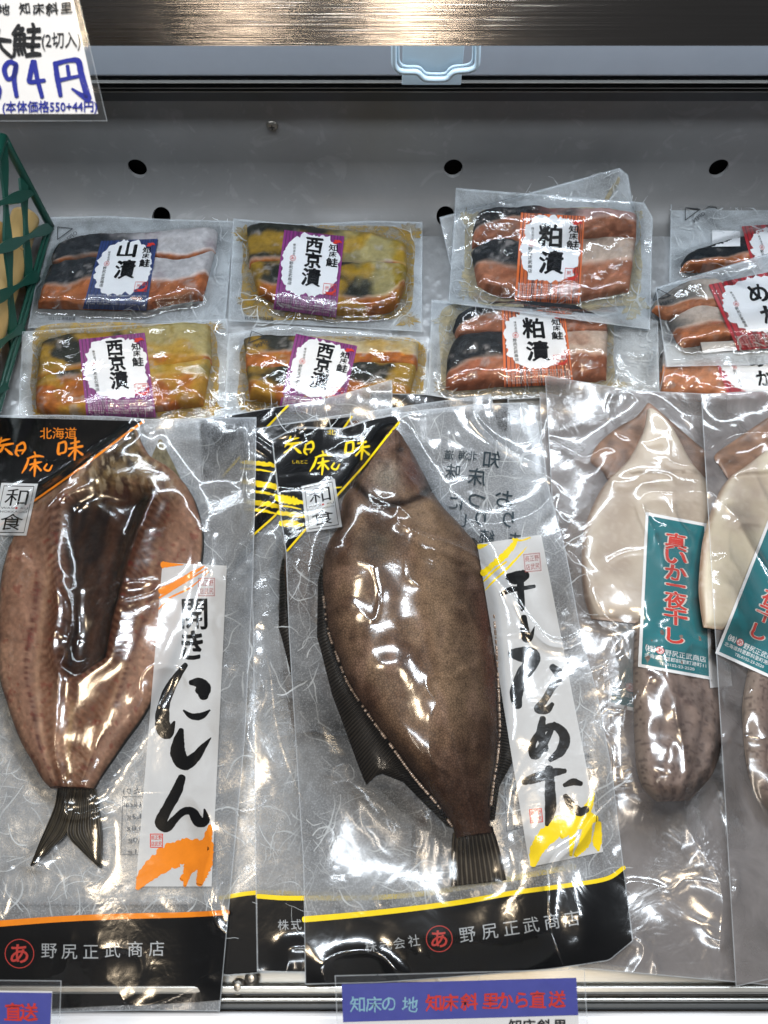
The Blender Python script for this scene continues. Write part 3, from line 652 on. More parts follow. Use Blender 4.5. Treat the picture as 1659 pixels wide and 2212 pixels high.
def pack(label, quad, slices, lab=None, seed=0, top=None, bottom=None, fib=150, sauce=None, lift=None, right=None, extra=None, open_mark=None, thick=0.0095, date=None):
    TL, TR, BR, BL = quad
    b = Bag('salmon_pack', label, 'salmon pack', top or [TL, TR], right or [TR, BR], bottom or [BL, BR], [TL, BL], GP, bl=(5, 5), lift=lift)
    if sauce:
        mat, pts = sauce; I = Ink()
        us = [p[0] for sl in slices for p in sl['a']+sl['b']]; vs = [p[1] for sl in slices for p in sl['a']+sl['b']]
        I.blob(((min(us)+max(us))/2, (min(vs)+max(vs))/2), (max(us)-min(us))/2+13, (max(vs)-min(vs))/2+9, None, 0.02, 7, 140, 6, seed, 2)
        for i, (u, v, rx, ry) in enumerate(pts): I.blob((u, v), rx*1.15, ry*1.15, None, 0.45, 2, 48, 4, seed+i, 5)
        I.make('marinade_smear', b.B, 0.0009, mat, b.th)
    for i, sl in enumerate(slices):
        tk = sl.get('th', thick); slab('salmon_slice', sl['a'], sl['b'], b.B, hsl(tk, seed+i*7), salmon_cf(seed*3+i*5+1, **sl.get('c', {})), 34, 90, FLESH, b.th, b.CR, label=sl.get('l'), off=0.0006)
    wr = wrinkle(0.045, 0.0010, seed+1, 7)+wrinkle(0.016, 0.00035, seed+5, 5)
    b.close((2, 2), wr)
    if extra: extra(b)
    if lab: paper_label(b, *lab, seed=seed)
    if open_mark:
        (ou, ov, rt) = open_mark; I = Ink(); mp = lambda s, t: (ou+s*math.cos(rt)-t*math.sin(rt), ov+s*math.sin(rt)+t*math.cos(rt))
        I.line([(-16, -13), (16, -11), (-15, 14), (-16, -13)], 1.6, mp); I.text('OPEN', (14, 6), 12, mp, rot=-0.7, mirror=True); I.make('open_mark', b.F0, 0.0001, ink('grey_ink', '2b3036'), b.th)
    if date:
        I = Ink(); I.text(date[0], date[1], 9, rot=date[2], mirror=True, width=date[3]); I.make('date_print', b.F0, 0.0001, ink('grey_ink', '2b3036'), b.th)
    b.films(PACKF, PACKB, (int(fib*1.5), 52, 2.0), seed=seed+30)
    # pressed seal hatching along the lower edge
    return b
def P(f, ou, ov, *pts): return [(ou+f*a, ov+f*b) for a, b in pts]
c3 = lambda *p: P(0.3307, 0, 438.9, *p); c4 = lambda *p: P(0.29762, 493.7, 438.9, *p); c5 = lambda *p: P(0.29762, 932.6, 356.6, *p); c6 = lambda *p: P(0.22316, 1316.6, 411.4, *p)

WH = {'skin': ('2c2f33', 'cbc8ca')}
# deepest packs first
pack('clear fibrous pouch leaning on the wall behind the top orange label pack', [(950, 470), (1338, 364), (1372, 470), (1000, 690)],
     [dict(a=[(1090, 520), (1300, 470)], b=[(1110, 560), (1320, 520)], th=0.006)], seed=41, fib=110, right=[(1338, 364), (1356, 378), (1385, 560)], lift=lambda x, y: 0.010+np.maximum(0, y-0.27)*0.75,
     extra=lambda b: slab('marinade_pool', [(1300, 442), (1315, 415), (1332, 390), (1334, 386)], [(1306, 446), (1322, 420), (1338, 394), (1336, 386)], b.B, lambda S, T, U, V: 0.002+0*S, None, 8, 16, LEES, b.th, b.CR))
pack('fibrous pouch underneath the lower orange label pack, corner showing to its right', [(1185, 690), (1400, 655), (1470, 825), (1230, 872)], [dict(a=[(1215, 740), (1300, 725)], b=[(1230, 800), (1320, 790)], th=0.006)], seed=43, fib=110, open_mark=(1404, 716, 2.3))
pack('red label pack lowest at right, mostly covered by another', [(1448, 742), (1800, 700), (1810, 900), (1405, 935)],
     [dict(a=[(1430, 775), (1440, 765), (1600, 752), (1780, 740)], b=[(1425, 850), (1440, 862), (1600, 872), (1780, 860)], c=dict(flesh=0.45, dark=0.03, fl=('c77c55', 'd99a74')))],
     ([(1535, 752), (1720, 735), (1745, 880), (1583, 880)], 'red', 'めか'), seed=45)
pack('red label pack with dark skinned slice, topmost at the right edge', [(1450, 438), (1800, 446), (1800, 640), (1446, 640)],
     [dict(a=c6((690, 720), (760, 660), (1000, 570), (1290, 480), (1534, 480), (2000, 470)), b=c6((680, 800), (900, 800), (1100, 790), (1300, 800), (1534, 860), (2000, 860)), c=dict(flesh=0.72, dark=0.9, skin=('1b2024', '3a3f42')))],
     ([(1602, 489), (1760, 478), (1795, 640), (1640, 625)], 'red', 'めか'), seed=47, open_mark=(1496, 462, 0.05),
     extra=lambda b: sheet('white_card', *qgrid(c6((995, 385), (1265, 395), (1265, 540), (990, 545)), 8, 8), b.F0, -0.0001, PAPER, b.th))
pack('navy label pack of salmon in the back row at left', [(104, 470), (504, 478), (486, 690), (61, 708)],
     [dict(a=c3((345, 400), (420, 300), (520, 262), (660, 245), (1030, 232), (1300, 198), (1425, 200)), b=c3((345, 420), (420, 425), (600, 392), (800, 390), (980, 388), (1200, 404), (1410, 330)), c=dict(flesh=0.93, dark=0.52, **WH)),
      dict(a=c3((340, 425), (420, 420), (600, 390), (800, 388), (980, 385), (1200, 400), (1405, 325)), b=c3((250, 690), (400, 695), (600, 700), (800, 705), (960, 700), (1150, 662), (1325, 640)), c=dict(flesh=0.60, dark=0.46, **WH))],
     (c3((660, 247), (1030, 232), (955, 703), (540, 690)), 'navy', '山漬'), seed=2, top=c3((315, 95), (700, 85), (1100, 108), (1525, 118)), open_mark=(140, 504, 0.05), date=('賞味期限 25.12.03', (134, 688), 0.02, 58))
SK = {'skin': ('2a2c26', 'b3a672'), 'fl': ('a65320', 'c27a34'), 'sauce': 0.55}
pack('purple label pack of yellow marinated salmon, upper one in the middle', [(505, 473), (912, 480), (910, 716), (494, 692)],
     [dict(a=c4((140, 260), (170, 195), (420, 190), (860, 240), (1100, 270), (1290, 320)), b=c4((150, 480), (350, 470), (600, 460), (860, 470), (1100, 480), (1300, 500)), c=dict(flesh=0.95, dark=0.55, **SK)),
      dict(a=c4((150, 450), (350, 450), (600, 440), (860, 460), (1100, 470), (1300, 480)), b=c4((215, 670), (400, 760), (600, 780), (860, 820), (1180, 790), (1275, 640)), c=dict(flesh=0.74, dark=0.72, **SK))],
     (c4((405, 195), (840, 240), (780, 830), (325, 770)), 'purple', '西京漬'), seed=4, top=c4((40, 115), (500, 155), (1050, 130), (1405, 140)), sauce=(SAUCE, [(545, 650, 26, 16), (530, 505, 20, 14), (880, 690, 22, 12), (884, 505, 18, 16)]), date=('賞味期限 25.12.24', (560, 688), 0.05, 62))
pack('purple label pack of yellow marinated salmon, lower left one', [(49, 717), (489, 690), (503, 930), (40, 935)],
     [dict(a=c3((290, 960), (320, 920), (520, 885), (950, 848), (1150, 815), (1375, 810)), b=c3((250, 1200), (400, 1150), (560, 1130), (950, 1120), (1150, 1100), (1385, 1060)), c=dict(flesh=0.85, dark=0.5, **SK)),
      dict(a=c3((245, 1190), (400, 1130), (560, 1110), (950, 1100), (1150, 1080), (1385, 1040)), b=c3((245, 1370), (400, 1400), (565, 1400), (1000, 1370), (1150, 1350), (1330, 1330)), c=dict(flesh=0.3, dark=0.5, **SK))],
     (c3((515, 890), (945, 845), (1020, 1400), (565, 1395)), 'purple', '西京漬'), seed=6, sauce=(SAUCE, [(462, 706, 18, 9), (100, 895, 20, 10), (455, 880, 20, 14)]))
pack('purple label pack, lower middle, partly under clear wrapping', [(494, 722), (921, 740), (925, 890), (484, 915)],
     [dict(a=c4((120, 1050), (150, 1005), (480, 1000), (930, 1035), (1100, 1030), (1380, 1030)), b=c4((130, 1230), (300, 1260), (480, 1240), (930, 1220), (1100, 1200), (1370, 1220)), c=dict(flesh=0.55, dark=0.4, skin=('2a2c26', 'd0c29c'), fl=SK['fl'], sauce=0.4)),
      dict(a=c4((130, 1200), (300, 1230), (480, 1220), (930, 1200), (1100, 1190), (1370, 1200)), b=c4((155, 1430), (380, 1470), (600, 1500), (880, 1480), (1100, 1470), (1300, 1450)), c=dict(flesh=0.62, dark=0.95, **SK))],
     ([(639, 721), (772, 747), (735, 903), (602, 885)], 'purple', '西京漬'), seed=8, top=[(494, 722), (600, 703), (760, 712), (921, 740)], sauce=(SAUCE, [(905, 755, 14, 12), (540, 878, 22, 10)]), open_mark=(555, 732, 0.3))
KZ = {'skin': ('26292c', 'c9b4a4'), 'fl': ('a25c40', 'c58a6c')}
pack('orange label pack, lower of the two orange ones', [(933, 648), (1420, 693), (1424, 845), (925, 872)],
     [dict(a=c5((150, 1210), (200, 1120), (370, 1045), (600, 1030), (975, 1055), (1270, 1150)), b=c5((180, 1270), (300, 1260), (500, 1250), (800, 1260), (1020, 1250), (1275, 1230)), c=dict(flesh=0.45, dark=0.98, **KZ)),
      dict(a=c5((110, 1420), (170, 1290), (300, 1245), (500, 1240), (800, 1250), (1020, 1240), (1275, 1225)), b=c5((100, 1630), (180, 1640), (350, 1630), (525, 1610), (1020, 1590), (1265, 1570)), c=dict(flesh=0.52, dark=0.6, **KZ))],
     (c5((508, 1043), (965, 1060), (1030, 1590), (525, 1612)), 'orange', '粕漬'), seed=10, sauce=(LEES, [(955, 835, 16, 12), (965, 690, 22, 10), (1330, 830, 30, 8)]))
pack('orange label pack on top of the pile near the wall', [(986, 407), (1391, 438), (1403, 711), (970, 654)],
     [dict(a=c5((300, 460), (340, 390), (480, 350), (640, 342), (1110, 370), (1300, 365), (1485, 390)), b=c5((290, 610), (450, 590), (640, 590), (850, 590), (1110, 580), (1480, 560)), c=dict(flesh=0.42, dark=0.55, skin=('26292c', 'bd9a94'), fl=KZ['fl'])),
      dict(a=c5((285, 640), (450, 580), (640, 580), (850, 580), (1110, 570), (1480, 550)), b=c5((330, 880), (460, 950), (600, 980), (850, 1000), (1070, 995), (1430, 925)), c=dict(flesh=0.5, dark=0.5, **KZ))],
     (c5((648, 345), (1112, 372), (1070, 1008), (603, 990)), 'orange', '粕漬'), seed=12, right=[(1391, 438), (1409, 470), (1406, 600), (1403, 711)], sauce=(LEES, [(1005, 470, 12, 14), (1008, 620, 14, 22), (1370, 660, 22, 20), (1378, 465, 8, 8)]), lift=lambda x, y: 0.010+np.maximum(0, y-0.25)*0.35)
pack('red label pack with pale curled slice, in front of the other red ones', [(1417, 622), (1800, 505), (1850, 780), (1440, 792)],
     [dict(a=c6((400, 1140), (500, 1060), (700, 950), (950, 905), (1250, 1000), (2000, 980)), b=c6((410, 1180), (560, 1260), (850, 1200), (1210, 1240), (1500, 1240), (2000, 1200)), c=dict(flesh=0.7, dark=0.2, skin=('6d6a66', 'c3b6aa'), fl=('b0643c', 'c98a64'))),
      dict(a=c6((560, 1280), (700, 1220), (850, 1180), (1210, 1220), (1500, 1220), (2000, 1200)), b=c6((650, 1480), (720, 1525), (900, 1500), (1210, 1450), (1500, 1440), (2000, 1420)), c=dict(flesh=0.55, dark=0.02, skin=('6d6a66', 'cdbcae'), fl=('b0643c', 'c98a64')))],
     ([(1531, 615), (1720, 575), (1790, 745), (1594, 757)], 'red', 'めか'), seed=14, open_mark=(1430, 642, 0.4),
     extra=lambda b: sheet('white_card', *qgrid(c6((880, 1470), (1210, 1455), (1240, 1545), (905, 1575)), 8, 8), b.F0, -0.0001, PAPER, b.th))
# ------------------------------------------------------------------ large bags
c7 = lambda *p: P(0.34722, 0, 877.8, *p); c9 = lambda *p: P(0.34722, 0, 1371.5, *p); c8 = lambda *p: P(0.39682, 548.6, 822.9, *p)
c10 = lambda *p: P(0.42988, 0, 1810.4, *p); c11 = lambda *p: P(0.49602, 548.6, 1371.5, *p); c12 = lambda *p: P(0.46295, 603.5, 1810.4, *p)
c13 = lambda *p: P(0.23148, 987.5, 1042.3, *p); c14 = lambda *p: P(0.32210, 1124.6, 795.5, *p); c15 = lambda *p: P(0.27248, 1206.9, 1261.8, *p)
def S3(f, ou, ov, *p): return [(ou+f*a, ov+f*b, f*w_) for a, b, w_ in p]
def lerpc(a, b, t): return a*(1-t[..., None])+b*t[..., None]
def LC(h): return np.array(lin(h))
YEL, ORA, TEAL = ink('yellow_ink', 'f2d414', 0.4), ink('orange_ink', 'e8851c', 0.4), ink('teal_ink', '0e6f78', 0.4)
BLK = pbr('black_print', lin('060607'), 0.4, var=0.1, nscale=60, spec=0.06); BRUSH = pbr('brush_ink', lin('050506'), 0.4, var=0.1, nscale=60, spec=0.05)
WSTRIP = sheer('translucent_white_print', 'f4f6f8', 0.84, nscale=25, vary=0.08); GREYI = ink('silver_ink', 'a8adb2', 0.4); BACKI = ink('back_print', '26343c', 0.5)
# ---- squid
def mantle_cf(seed, base='bfb3a3'):
    def f(S, T, U, V):
        n = fbm(U/70, V/70, seed); c = lerpc(LC(base), LC('ad9f90'), sm(0.35, 0.7, n)); e = 1-sm(0.0, 0.045, S)*sm(0.0, 0.03, 1-S)*sm(0, 0.012, 1-T)
        c = lerpc(c, LC('7d5a40'), np.clip(e, 0, 1)*0.75); sp = sm(0.72, 0.8, vn(U/7, V/7, seed))*0.2; return lerpc(c, LC('d2c8ba'), sp)
    return f
def fin_cf(seed):
    return lambda S, T, U, V: lerpc(LC('86654f'), LC('59402f'), sm(0.3, 0.75, fbm(U/30, V/22, seed)))*(0.8+0.4*fbm(U/4, V/4, seed+5))[..., None]
def tent_cf(seed):
    def f(S, T, U, V):
        r = np.abs(np.sin(S*13+1.5*vn(T*4, S*2, seed)))**0.6; n = fbm(U/16, V/16, seed); c = lerpc(LC('4a3c39'), LC('8d7b72'), r*0.6+0.4*n)
        c = lerpc(c, LC('8f8175'), (1-sm(0.0, 0.16, S))*0.8); d = sm(0.74, 0.8, vn(U/5.5, V/5.5, seed+9)); return lerpc(c, LC('3a2a2a'), d*0.6)
    return f
MAN = pbr('squid_mantle', None, 0.35, var=0.04, nscale=120, bump=0.1, bscale=300, attr=True)
def hm(th, p=4, amp=0.0, seed=0): return lambda S, T, U, V: np.nan_to_num(th*dome(p, 2, 10, 2.5)(S, T))*(1+amp*(fbm(U/50, V/50, seed)-0.5))+0.0008
def htent(th, seed): return lambda S, T, U, V: np.nan_to_num(th*dome(3, 2, 6, 2.5)(S, T))*(0.78+0.26*np.abs(np.sin(S*13+1.5*vn(T*4, S*2, seed)))+0.4*(fbm(U/14, V/14, seed)-0.5))+0.0008
def squid_label(b, q, full=True, bold=True):
    mp = bil(q); U, V = qgrid(q, 24, 50); lab, _ = sheet('squid_label', U, V, b.F0, -0.0003, PAPER, b.th)
    q2 = [tuple(float(c) for c in mp(s, t)) for s, t in ((0.045, 0.02), (0.955, 0.02), (0.955, 0.98), (0.045, 0.98))]; U, V = qgrid(q2, 24, 50)
    sheet('teal_field', U, V, b.F0, -0.0002, TEAL, lab)
    O = Ink(); I = Ink(); wi = Ink(); k = math.hypot(q[3][0]-q[0][0], q[3][1]-q[0][1])/math.hypot(q[1][0]-q[0][0], q[1][1]-q[0][1])
    for i, (ch, t) in enumerate(zip('真いか一夜干し', (0.155, 0.255, 0.355, 0.44, 0.53, 0.64, 0.76))):
        hh = 0.112 if ch != '一' else 0.10; wd = hh*k*(1.15 if ch != 'し' else 0.8)
        O.text(ch, (0.5, t), hh, mp, bold=0.085, width=wd*1.1, wob=0.05); I.text(ch, (0.5, t), hh, mp, bold=0.045, width=wd, wob=0.05)
    O.make('letter_outline', b.F0, -0.0001, ink('pale_outline', 'd9d2cc'), lab); 
    wi.text('㈱', (0.16, 0.87), 0.05, mp, width=0.055*k, bold=0.01); wi.text('野尻正武商店', (0.64, 0.878), 0.042, mp, width=0.56, bold=0.008)
    wi.text('北海道斜里郡斜里町港町11', (0.5, 0.918), 0.03, mp, width=0.84); wi.text('TEL0152-23-2520', (0.52, 0.952), 0.026, mp, width=0.48); wi.ring((0.29, 0.87), 0.010, 0.022, mp, asp=k)
    wi.make('white_lettering', b.F0, -0.00008, WHITEI, lab)
    I.ring((0.29, 0.87), 0.022, 0.004, mp, asp=k); I.text('あ', (0.29, 0.87), 0.034, mp, width=0.03*k, bold=0.03); I.make('red_lettering', b.F0, -0.00002, REDI, lab)
GS = 'bags of overnight dried squid'
def squidbag(label, q, build, fr, seed, T=None, haze=1):
    TL, TR, BR, BL = q
    b = Bag('squid_bag', label, 'squid bag', T or [TL, TR], [TR, BR], [BL, BR], [TL, BL], GS, step=4, bl=(8, 10)); build(b)
    b.close((3, 4), wrinkle(0.10, 0.0038, seed, 6)+wrinkle(0.04, 0.0012, seed+4, 7)); fr(b); b.films(MILK, MILKB, (0,), seed=seed)
    return b
def bQ(b):
    slab('squid_fin', [(1245, 1008), (1237, 996), (1290, 985), (1330, 1000), (1350, 1040)], [(1245, 1012), (1252, 1050), (1256, 1094), (1300, 1130), (1350, 1120)], b.B, hm(0.004), fin_cf(2), 16, 40, MAN, b.th, b.CR)
    slab('squid_mantle', [(1330, 1030), (1250, 1100), (1220, 1160), (1214, 1260), (1228, 1400), (1245, 1520)], [(1345, 1030), (1420, 1120), (1430, 1200), (1430, 1260), (1420, 1400), (1400, 1520)], b.B, hm(0.009), mantle_cf(3, '9a8c7e'), 30, 60, MAN, b.th, b.CR)
    slab('squid_arms', [(1330, 1480), (1285, 1560), (1297, 1640), (1330, 1720), (1400, 1760)], [(1450, 1480), (1440, 1560), (1430, 1640), (1420, 1700), (1406, 1758)], b.B, htent(0.010, 3), tent_cf(4), 40, 60, FLESH, b.th, b.CR)
squidbag('milky squid bag lowest of three, teal label mostly hidden by the next bag', [(1166, 848), (1520, 900), (1600, 2120), (1215, 2072)], bQ,
         lambda b: squid_label(b, [(1352, 1150), (1480, 1180), (1470, 1560), (1312, 1523)]), 21)
def bO(b):
    slab('squid_fin', [(1398, 873), (1370, 905), (1331, 927), (1292, 960), (1275, 996), (1300, 1018), (1312, 1036)], [(1399, 874), (1440, 906), (1480, 940), (1510, 965), (1541, 990), (1560, 1010), (1566, 1030)], b.B, hm(0.0045), fin_cf(6), 40, 50, MAN, b.th, b.CR)
    CR2 = b.CR.copy()
    slab('squid_mantle', [(1397, 886), (1385, 940), (1352, 1000), (1313, 1038), (1287, 1078), (1262, 1143), (1256, 1214), (1262, 1290), (1277, 1338)], [(1402, 886), (1447, 926), (1492, 1003), (1528, 1045), (1545, 1080), (1555, 1143), (1553, 1214), (1540, 1290), (1520, 1362)], b.B+np.where(CR2 > 0, 0.003, 0.0), hm(0.0085, 4, 0.1, 3), mantle_cf(8), 50, 110, MAN, b.th, b.CR)
    slab('squid_arms', [(1372, 1340), (1368, 1436), (1369, 1534), (1373, 1643), (1388, 1700), (1418, 1732)], [(1530, 1340), (1542, 1440), (1561, 1530), (1561, 1589), (1538, 1670), (1488, 1730)], b.B, htent(0.012, 8), tent_cf(9), 60, 90, FLESH, b.th, b.CR)
    sheet('white_card', *qgrid([(1528, 1400), (1574, 1410), (1582, 1482), (1534, 1486)], 8, 8), b.B+np.maximum(b.CR-b.B, 0), 0.0012, PAPER, b.th)
squidbag('milky squid bag with whole teal label, between two other squid bags', [(1178, 812), (1640, 858), (1800, 2140), (1250, 2090)], bO,
         lambda b: squid_label(b, [(1395, 1106), (1527, 1131), (1539, 1469), (1378, 1440)]), 23, T=[(1178, 812), (1372, 844), (1500, 850), (1640, 858)])
def bP(b):
    slab('squid_fin', [(1700, 870), (1659, 902), (1585, 953), (1543, 985), (1556, 1010), (1572, 1036)], [(1701, 871), (1760, 900), (1790, 950), (1830, 985), (1840, 1010), (1850, 1034)], b.B, hm(0.0045), fin_cf(12), 40, 50, MAN, b.th, b.CR)
    CR2 = b.CR.copy()
    slab('squid_mantle', [(1690, 920), (1659, 967), (1615, 1005), (1572, 1036), (1543, 1085), (1518, 1166), (1509, 1262), (1512, 1310), (1519, 1356)], [(1700, 920), (1730, 965), (1770, 1005), (1800, 1040), (1830, 1085), (1830, 1166), (1820, 1262), (1800, 1330), (1770, 1390)], b.B+np.where(CR2 > 0, 0.003, 0.0), hm(0.009, 4, 0.1, 5), mantle_cf(14, 'c2b8a2'), 50, 100, MAN, b.th, b.CR)
    slab('squid_arms', [(1625, 1400), (1614, 1455), (1603, 1534), (1611, 1643), (1630, 1711), (1670, 1765)], [(1780, 1400), (1790, 1455), (1800, 1534), (1790, 1643), (1750, 1711), (1690, 1768)], b.B, htent(0.013, 11), tent_cf(15), 60, 90, FLESH, b.th, b.CR)
squidbag('milky squid bag topmost at the right edge, its teal label tilted', [(1515, 852), (1900, 830), (1960, 2050), (1590, 2130)], bP,
         lambda b: squid_label(b, [(1668, 1100), (1800, 1160), (1675, 1470), (1545, 1411)]), 27)
# ---- flounder and herring
def flounder(b, dx=0, dy=0, fx=1.0, seed=0):
    m = lambda *p: [(u*fx+dx, v+dy) for u, v in p]
    def fincf(S, T, U, V):
        rays = 0.5+0.5*np.sin(T*620+S*9+3*vn(T*40, S, 3)); return lerpc(LC('17130f'), LC('6e655a'), rays*(0.25+0.55*fbm(T*14, S*3, seed+2)))*0.36
    def finh(S, T, U, V): return 0.0016+0.0005*np.sin(T*620+S*9+3*vn(T*40, S, 3))+0.0016*S*(1-S)*4
    FN = pbr('fin_membrane', None, 0.33, var=0.25, nscale=120, attr=True, spec=0.2)
    L = [(843, 943), (822, 951), (795, 993), (771, 1037), (741, 1081), (733, 1136), (707, 1180), (696, 1240), (700, 1299), (708, 1359), (729, 1420), (753, 1478), (797, 1545), (841, 1605), (896, 1679), (945, 1738), (976, 1784), (984, 1812)]
    Rr = [(866, 944), (890, 980), (921, 1037), (953, 1093), (997, 1140), (1033, 1188), (1056, 1259), (1066, 1320), (1070, 1378), (1075, 1440), (1079, 1500), (1080, 1580), (1076, 1630), (1069, 1680), (1062, 1730), (1058, 1765), (1060, 1790), (1064, 1800)]
    slab('flounder_fin', m((694, 1225), (687, 1259), (685, 1378), (692, 1401), (717, 1500), (747, 1580), (772, 1649), (784, 1680), (792, 1696), (797, 1682), (826, 1672), (871, 1690), (905, 1725), (965, 1785)), m((700, 1240), (705, 1290), (716, 1359), (730, 1411), (768, 1490), (803, 1545), (848, 1610), (880, 1650), (900, 1675), (950, 1738), (978, 1790)), b.B, finh, fincf, 14, 560, FN, b.th, b.CR, label='dark left fin', smooth=False)
    slab('flounder_fin', m((1025, 1165), (1060, 1205), (1087, 1274), (1105, 1329), (1119, 1378), (1130, 1500), (1140, 1600), (1110, 1640), (1078, 1700), (1068, 1772)), m((1010, 1165), (1040, 1210), (1054, 1274), (1062, 1329), (1065, 1378), (1072, 1500), (1072, 1600), (1070, 1640), (1062, 1700), (1056, 1772)), b.B, finh, fincf, 12, 560, FN, b.th, b.CR, smooth=False)
    def tcf(S, T, U, V):
        r = 0.5+0.5*np.sin(S*70); return lerpc(LC('2a221b'), LC('8d8372'), r*(0.3+0.6*fbm(S*12, T*3, seed+7)))*0.5
    slab('flounder_tail', m((978, 1800), (975, 1840), (974, 1880), (975, 1915)), m((1062, 1785), (1076, 1830), (1086, 1870), (1092, 1902)), b.B, lambda S, T, U, V: 0.0028+0.0007*np.sin(S*70), tcf, 120, 24, FN, b.th, b.CR)
    def bcf(S, T, U, V):
        U = (U-dx)/fx; V = V-dy; n = fbm(U/60, V/80, seed); n2 = fbm(U/14, V/18, seed+4)
        c = lerpc(LC('8f7a66'), LC('665143'), sm(0.3, 0.7, n)); ax = 905+(V-1100)*0.17; st = np.exp(-((U-ax)/38)**2)*sm(1000, 1120, V)*(1-sm(1450, 1700, V)); c = lerpc(c, LC('b89f84'), st*0.75)
        c = lerpc(c, LC('a98f80'), sm(0.52, 0.75, fbm(U/34, V/50, seed+11))*0.5*sm(1150, 1250, V)); c = lerpc(c, LC('4c362b'), sm(1500, 1780, V)*0.85); c = lerpc(c, LC('5a463c'), (1-sm(0.02, 0.16, S))*0.6+(1-sm(0.02, 0.10, 1-S))*0.5)
        hd = 1-sm(1060, 1105, V+0.25*(U-830)); c = lerpc(c, lerpc(LC('5d4a42'), LC('8e7668'), n2), np.clip(hd, 0, 1)*0.85)
        g = np.exp(-(((U-835)/34)**2+((V-1055)/34)**2)); c = lerpc(c, LC('a3a49a'), g*(0.3+0.6*n2)); ey = np.exp(-(((U-864)/9)**2+((V-986)/8)**2)); c = lerpc(c, LC('15100e'), ey*0.9); rd = np.exp(-(((U-895)/26)**2+((V-1040)/40)**2)); c = lerpc(c, LC('6b332b'), rd*0.6)
        op = np.exp(-((np.hypot((U-850), (V-1000)*0.85)-92)/6)**2)*(V > 1010); c = lerpc(c, LC('2a1e18'), op*0.95)
        gl_ = np.exp(-(((U-815)/42)**2+((V-1195)/45)**2)); c = lerpc(c, LC('4b4a42'), gl_*0.7*(0.5+n2)); r2 = np.exp(-((S-0.93)/0.05)**2)*sm(1250, 1350, V)*(1-sm(1480, 1600, V)); c = lerpc(c, LC('7c4a3c'), r2*0.6)
        return np.clip(c*np.array([0.68, 0.61, 0.56])*(0.68+0.64*n2)[..., None], 0.003, 1)
    def bh(S, T, U, V):
        U = (U-dx)/fx; V = V-dy; h = np.nan_to_num(0.0165*(1-np.abs(2*S-1)**2.6)**0.62)*(0.55+0.45*sm(0, 0.3, T))*(1-0.45*sm(0.75, 1.0, T))
        h = h+0.0011*np.exp(-((S-0.55)/0.03)**2)-0.0042*np.exp(-((np.hypot((U-850), (V-1000)*0.85)-97)/8)**2)*(V > 1005)+0.0022*np.exp(-(((U-850)/50)**2+((V-1030)/42)**2))-0.0022*np.exp(-(((U-862)/14)**2+((V-985)/12)**2))+0.002*(fbm(U/12, V/12, seed+6)-0.5)*(1-sm(1060, 1110, V)); h = h-0.0022*np.exp(-(((U-815)/30)**2+((V-1150)/60)**2))+0.0018*(fbm(U/26, V/34, seed+3)-0.5)*sm(0.03, 0.2, S)*sm(0.03, 0.2, 1-S); return h+0.001
    slab('flounder_body', m(*L), m(*Rr), b.B, bh, bcf, 90, 300, SKIN, b.th, b.CR)
    # bead row along the fin bases
    for ed, off in ((L[7:], 3), (Rr[5:], -3)):
        q = poly(m(*ed), 70 if off > 0 else 60); x, y, z = px(q[:, 0]+off, q[:, 1], b.B)
        i = np.round((x-X0)/C0).astype(int); j = np.round((y-Y0)/C0).astype(int)
        for a_, b_ in zip(i[::1], j[::1]):
            if 1 < a_ < NX-2 and 1 < b_ < NY-2: b.CR[a_-1:a_+2, b_-1:b_+2] = np.maximum(b.CR[a_-1:a_+2, b_-1:b_+2], samp(b.B, np.array(X0+C0*a_), np.array(Y0+C0*b_))+0.0056)
def glint_beads(b, rows):  # pale glossy beads added in place of reflections from dimples in the film
    import bmesh as bm_
    bm = bm_.new()
    for ed, off in rows:
        q = poly(ed, 110); x, y, z = px(q[:, 0]+off, q[:, 1], b.F0, 0.0)
        for k in range(len(q)):
            rr = 0.00075+0.0004*random.random()
            if random.random() < 0.3: continue
            bm_.ops.create_icosphere(bm, subdivisions=2, radius=rr, matrix=Matrix.Translation((float(x[k])-b.th.location.x, float(y[k])-b.th.location.y, float(z[k])-b.th.location.z)))
    me = bpy.data.meshes.new('film_glint_beads'); bm.to_mesh(me); bm.free(); me.polygons.foreach_set('use_smooth', np.ones(len(me.polygons), bool))
    me.materials.append(pbr('glint_bead', lin('a08c7c'), 0.12, var=0.3, nscale=200, spec=0.9)); o = bpy.data.objects.new('film_glint_beads', me); COL.objects.link(o); o.parent = b.th; o['kind'] = 'stuff'
def washoku(b, q):
    mp = bil(q); lab, _ = sheet('washoku_sticker', *qgrid(q, 14, 18), b.F0, 0.0001, sheer('sticker_white', 'e6eaee', 0.93, vary=0.04), b.th)
    I = Ink(); k = math.hypot(q[3][0]-q[0][0], q[3][1]-q[0][1])/math.hypot(q[1][0]-q[0][0], q[1][1]-q[0][1])
    I.line([(0.09, 0.055), (0.91, 0.055), (0.91, 0.945), (0.09, 0.945), (0.09, 0.055)], 0.014, mp)
    I.text('和', (0.5, 0.27), 0.36, mp, width=0.62, bold=0.006); I.text('食', (0.5, 0.74), 0.34, mp, width=0.62, bold=0.006)
    I.text('WASH  KU', (0.5, 0.475), 0.06, mp, width=0.74); I.text('HOKKAIDO', (0.5, 0.545), 0.06, mp, width=0.74); I.make('black_lettering', b.F0, 0.0002, BLACK, lab)
    r = Ink(); r.blob((0.555, 0.475), 0.035, 0.022, mp, 0, n=16, rings=1, pw=2); r.make('red_dot', b.F0, 0.0002, REDI, lab)
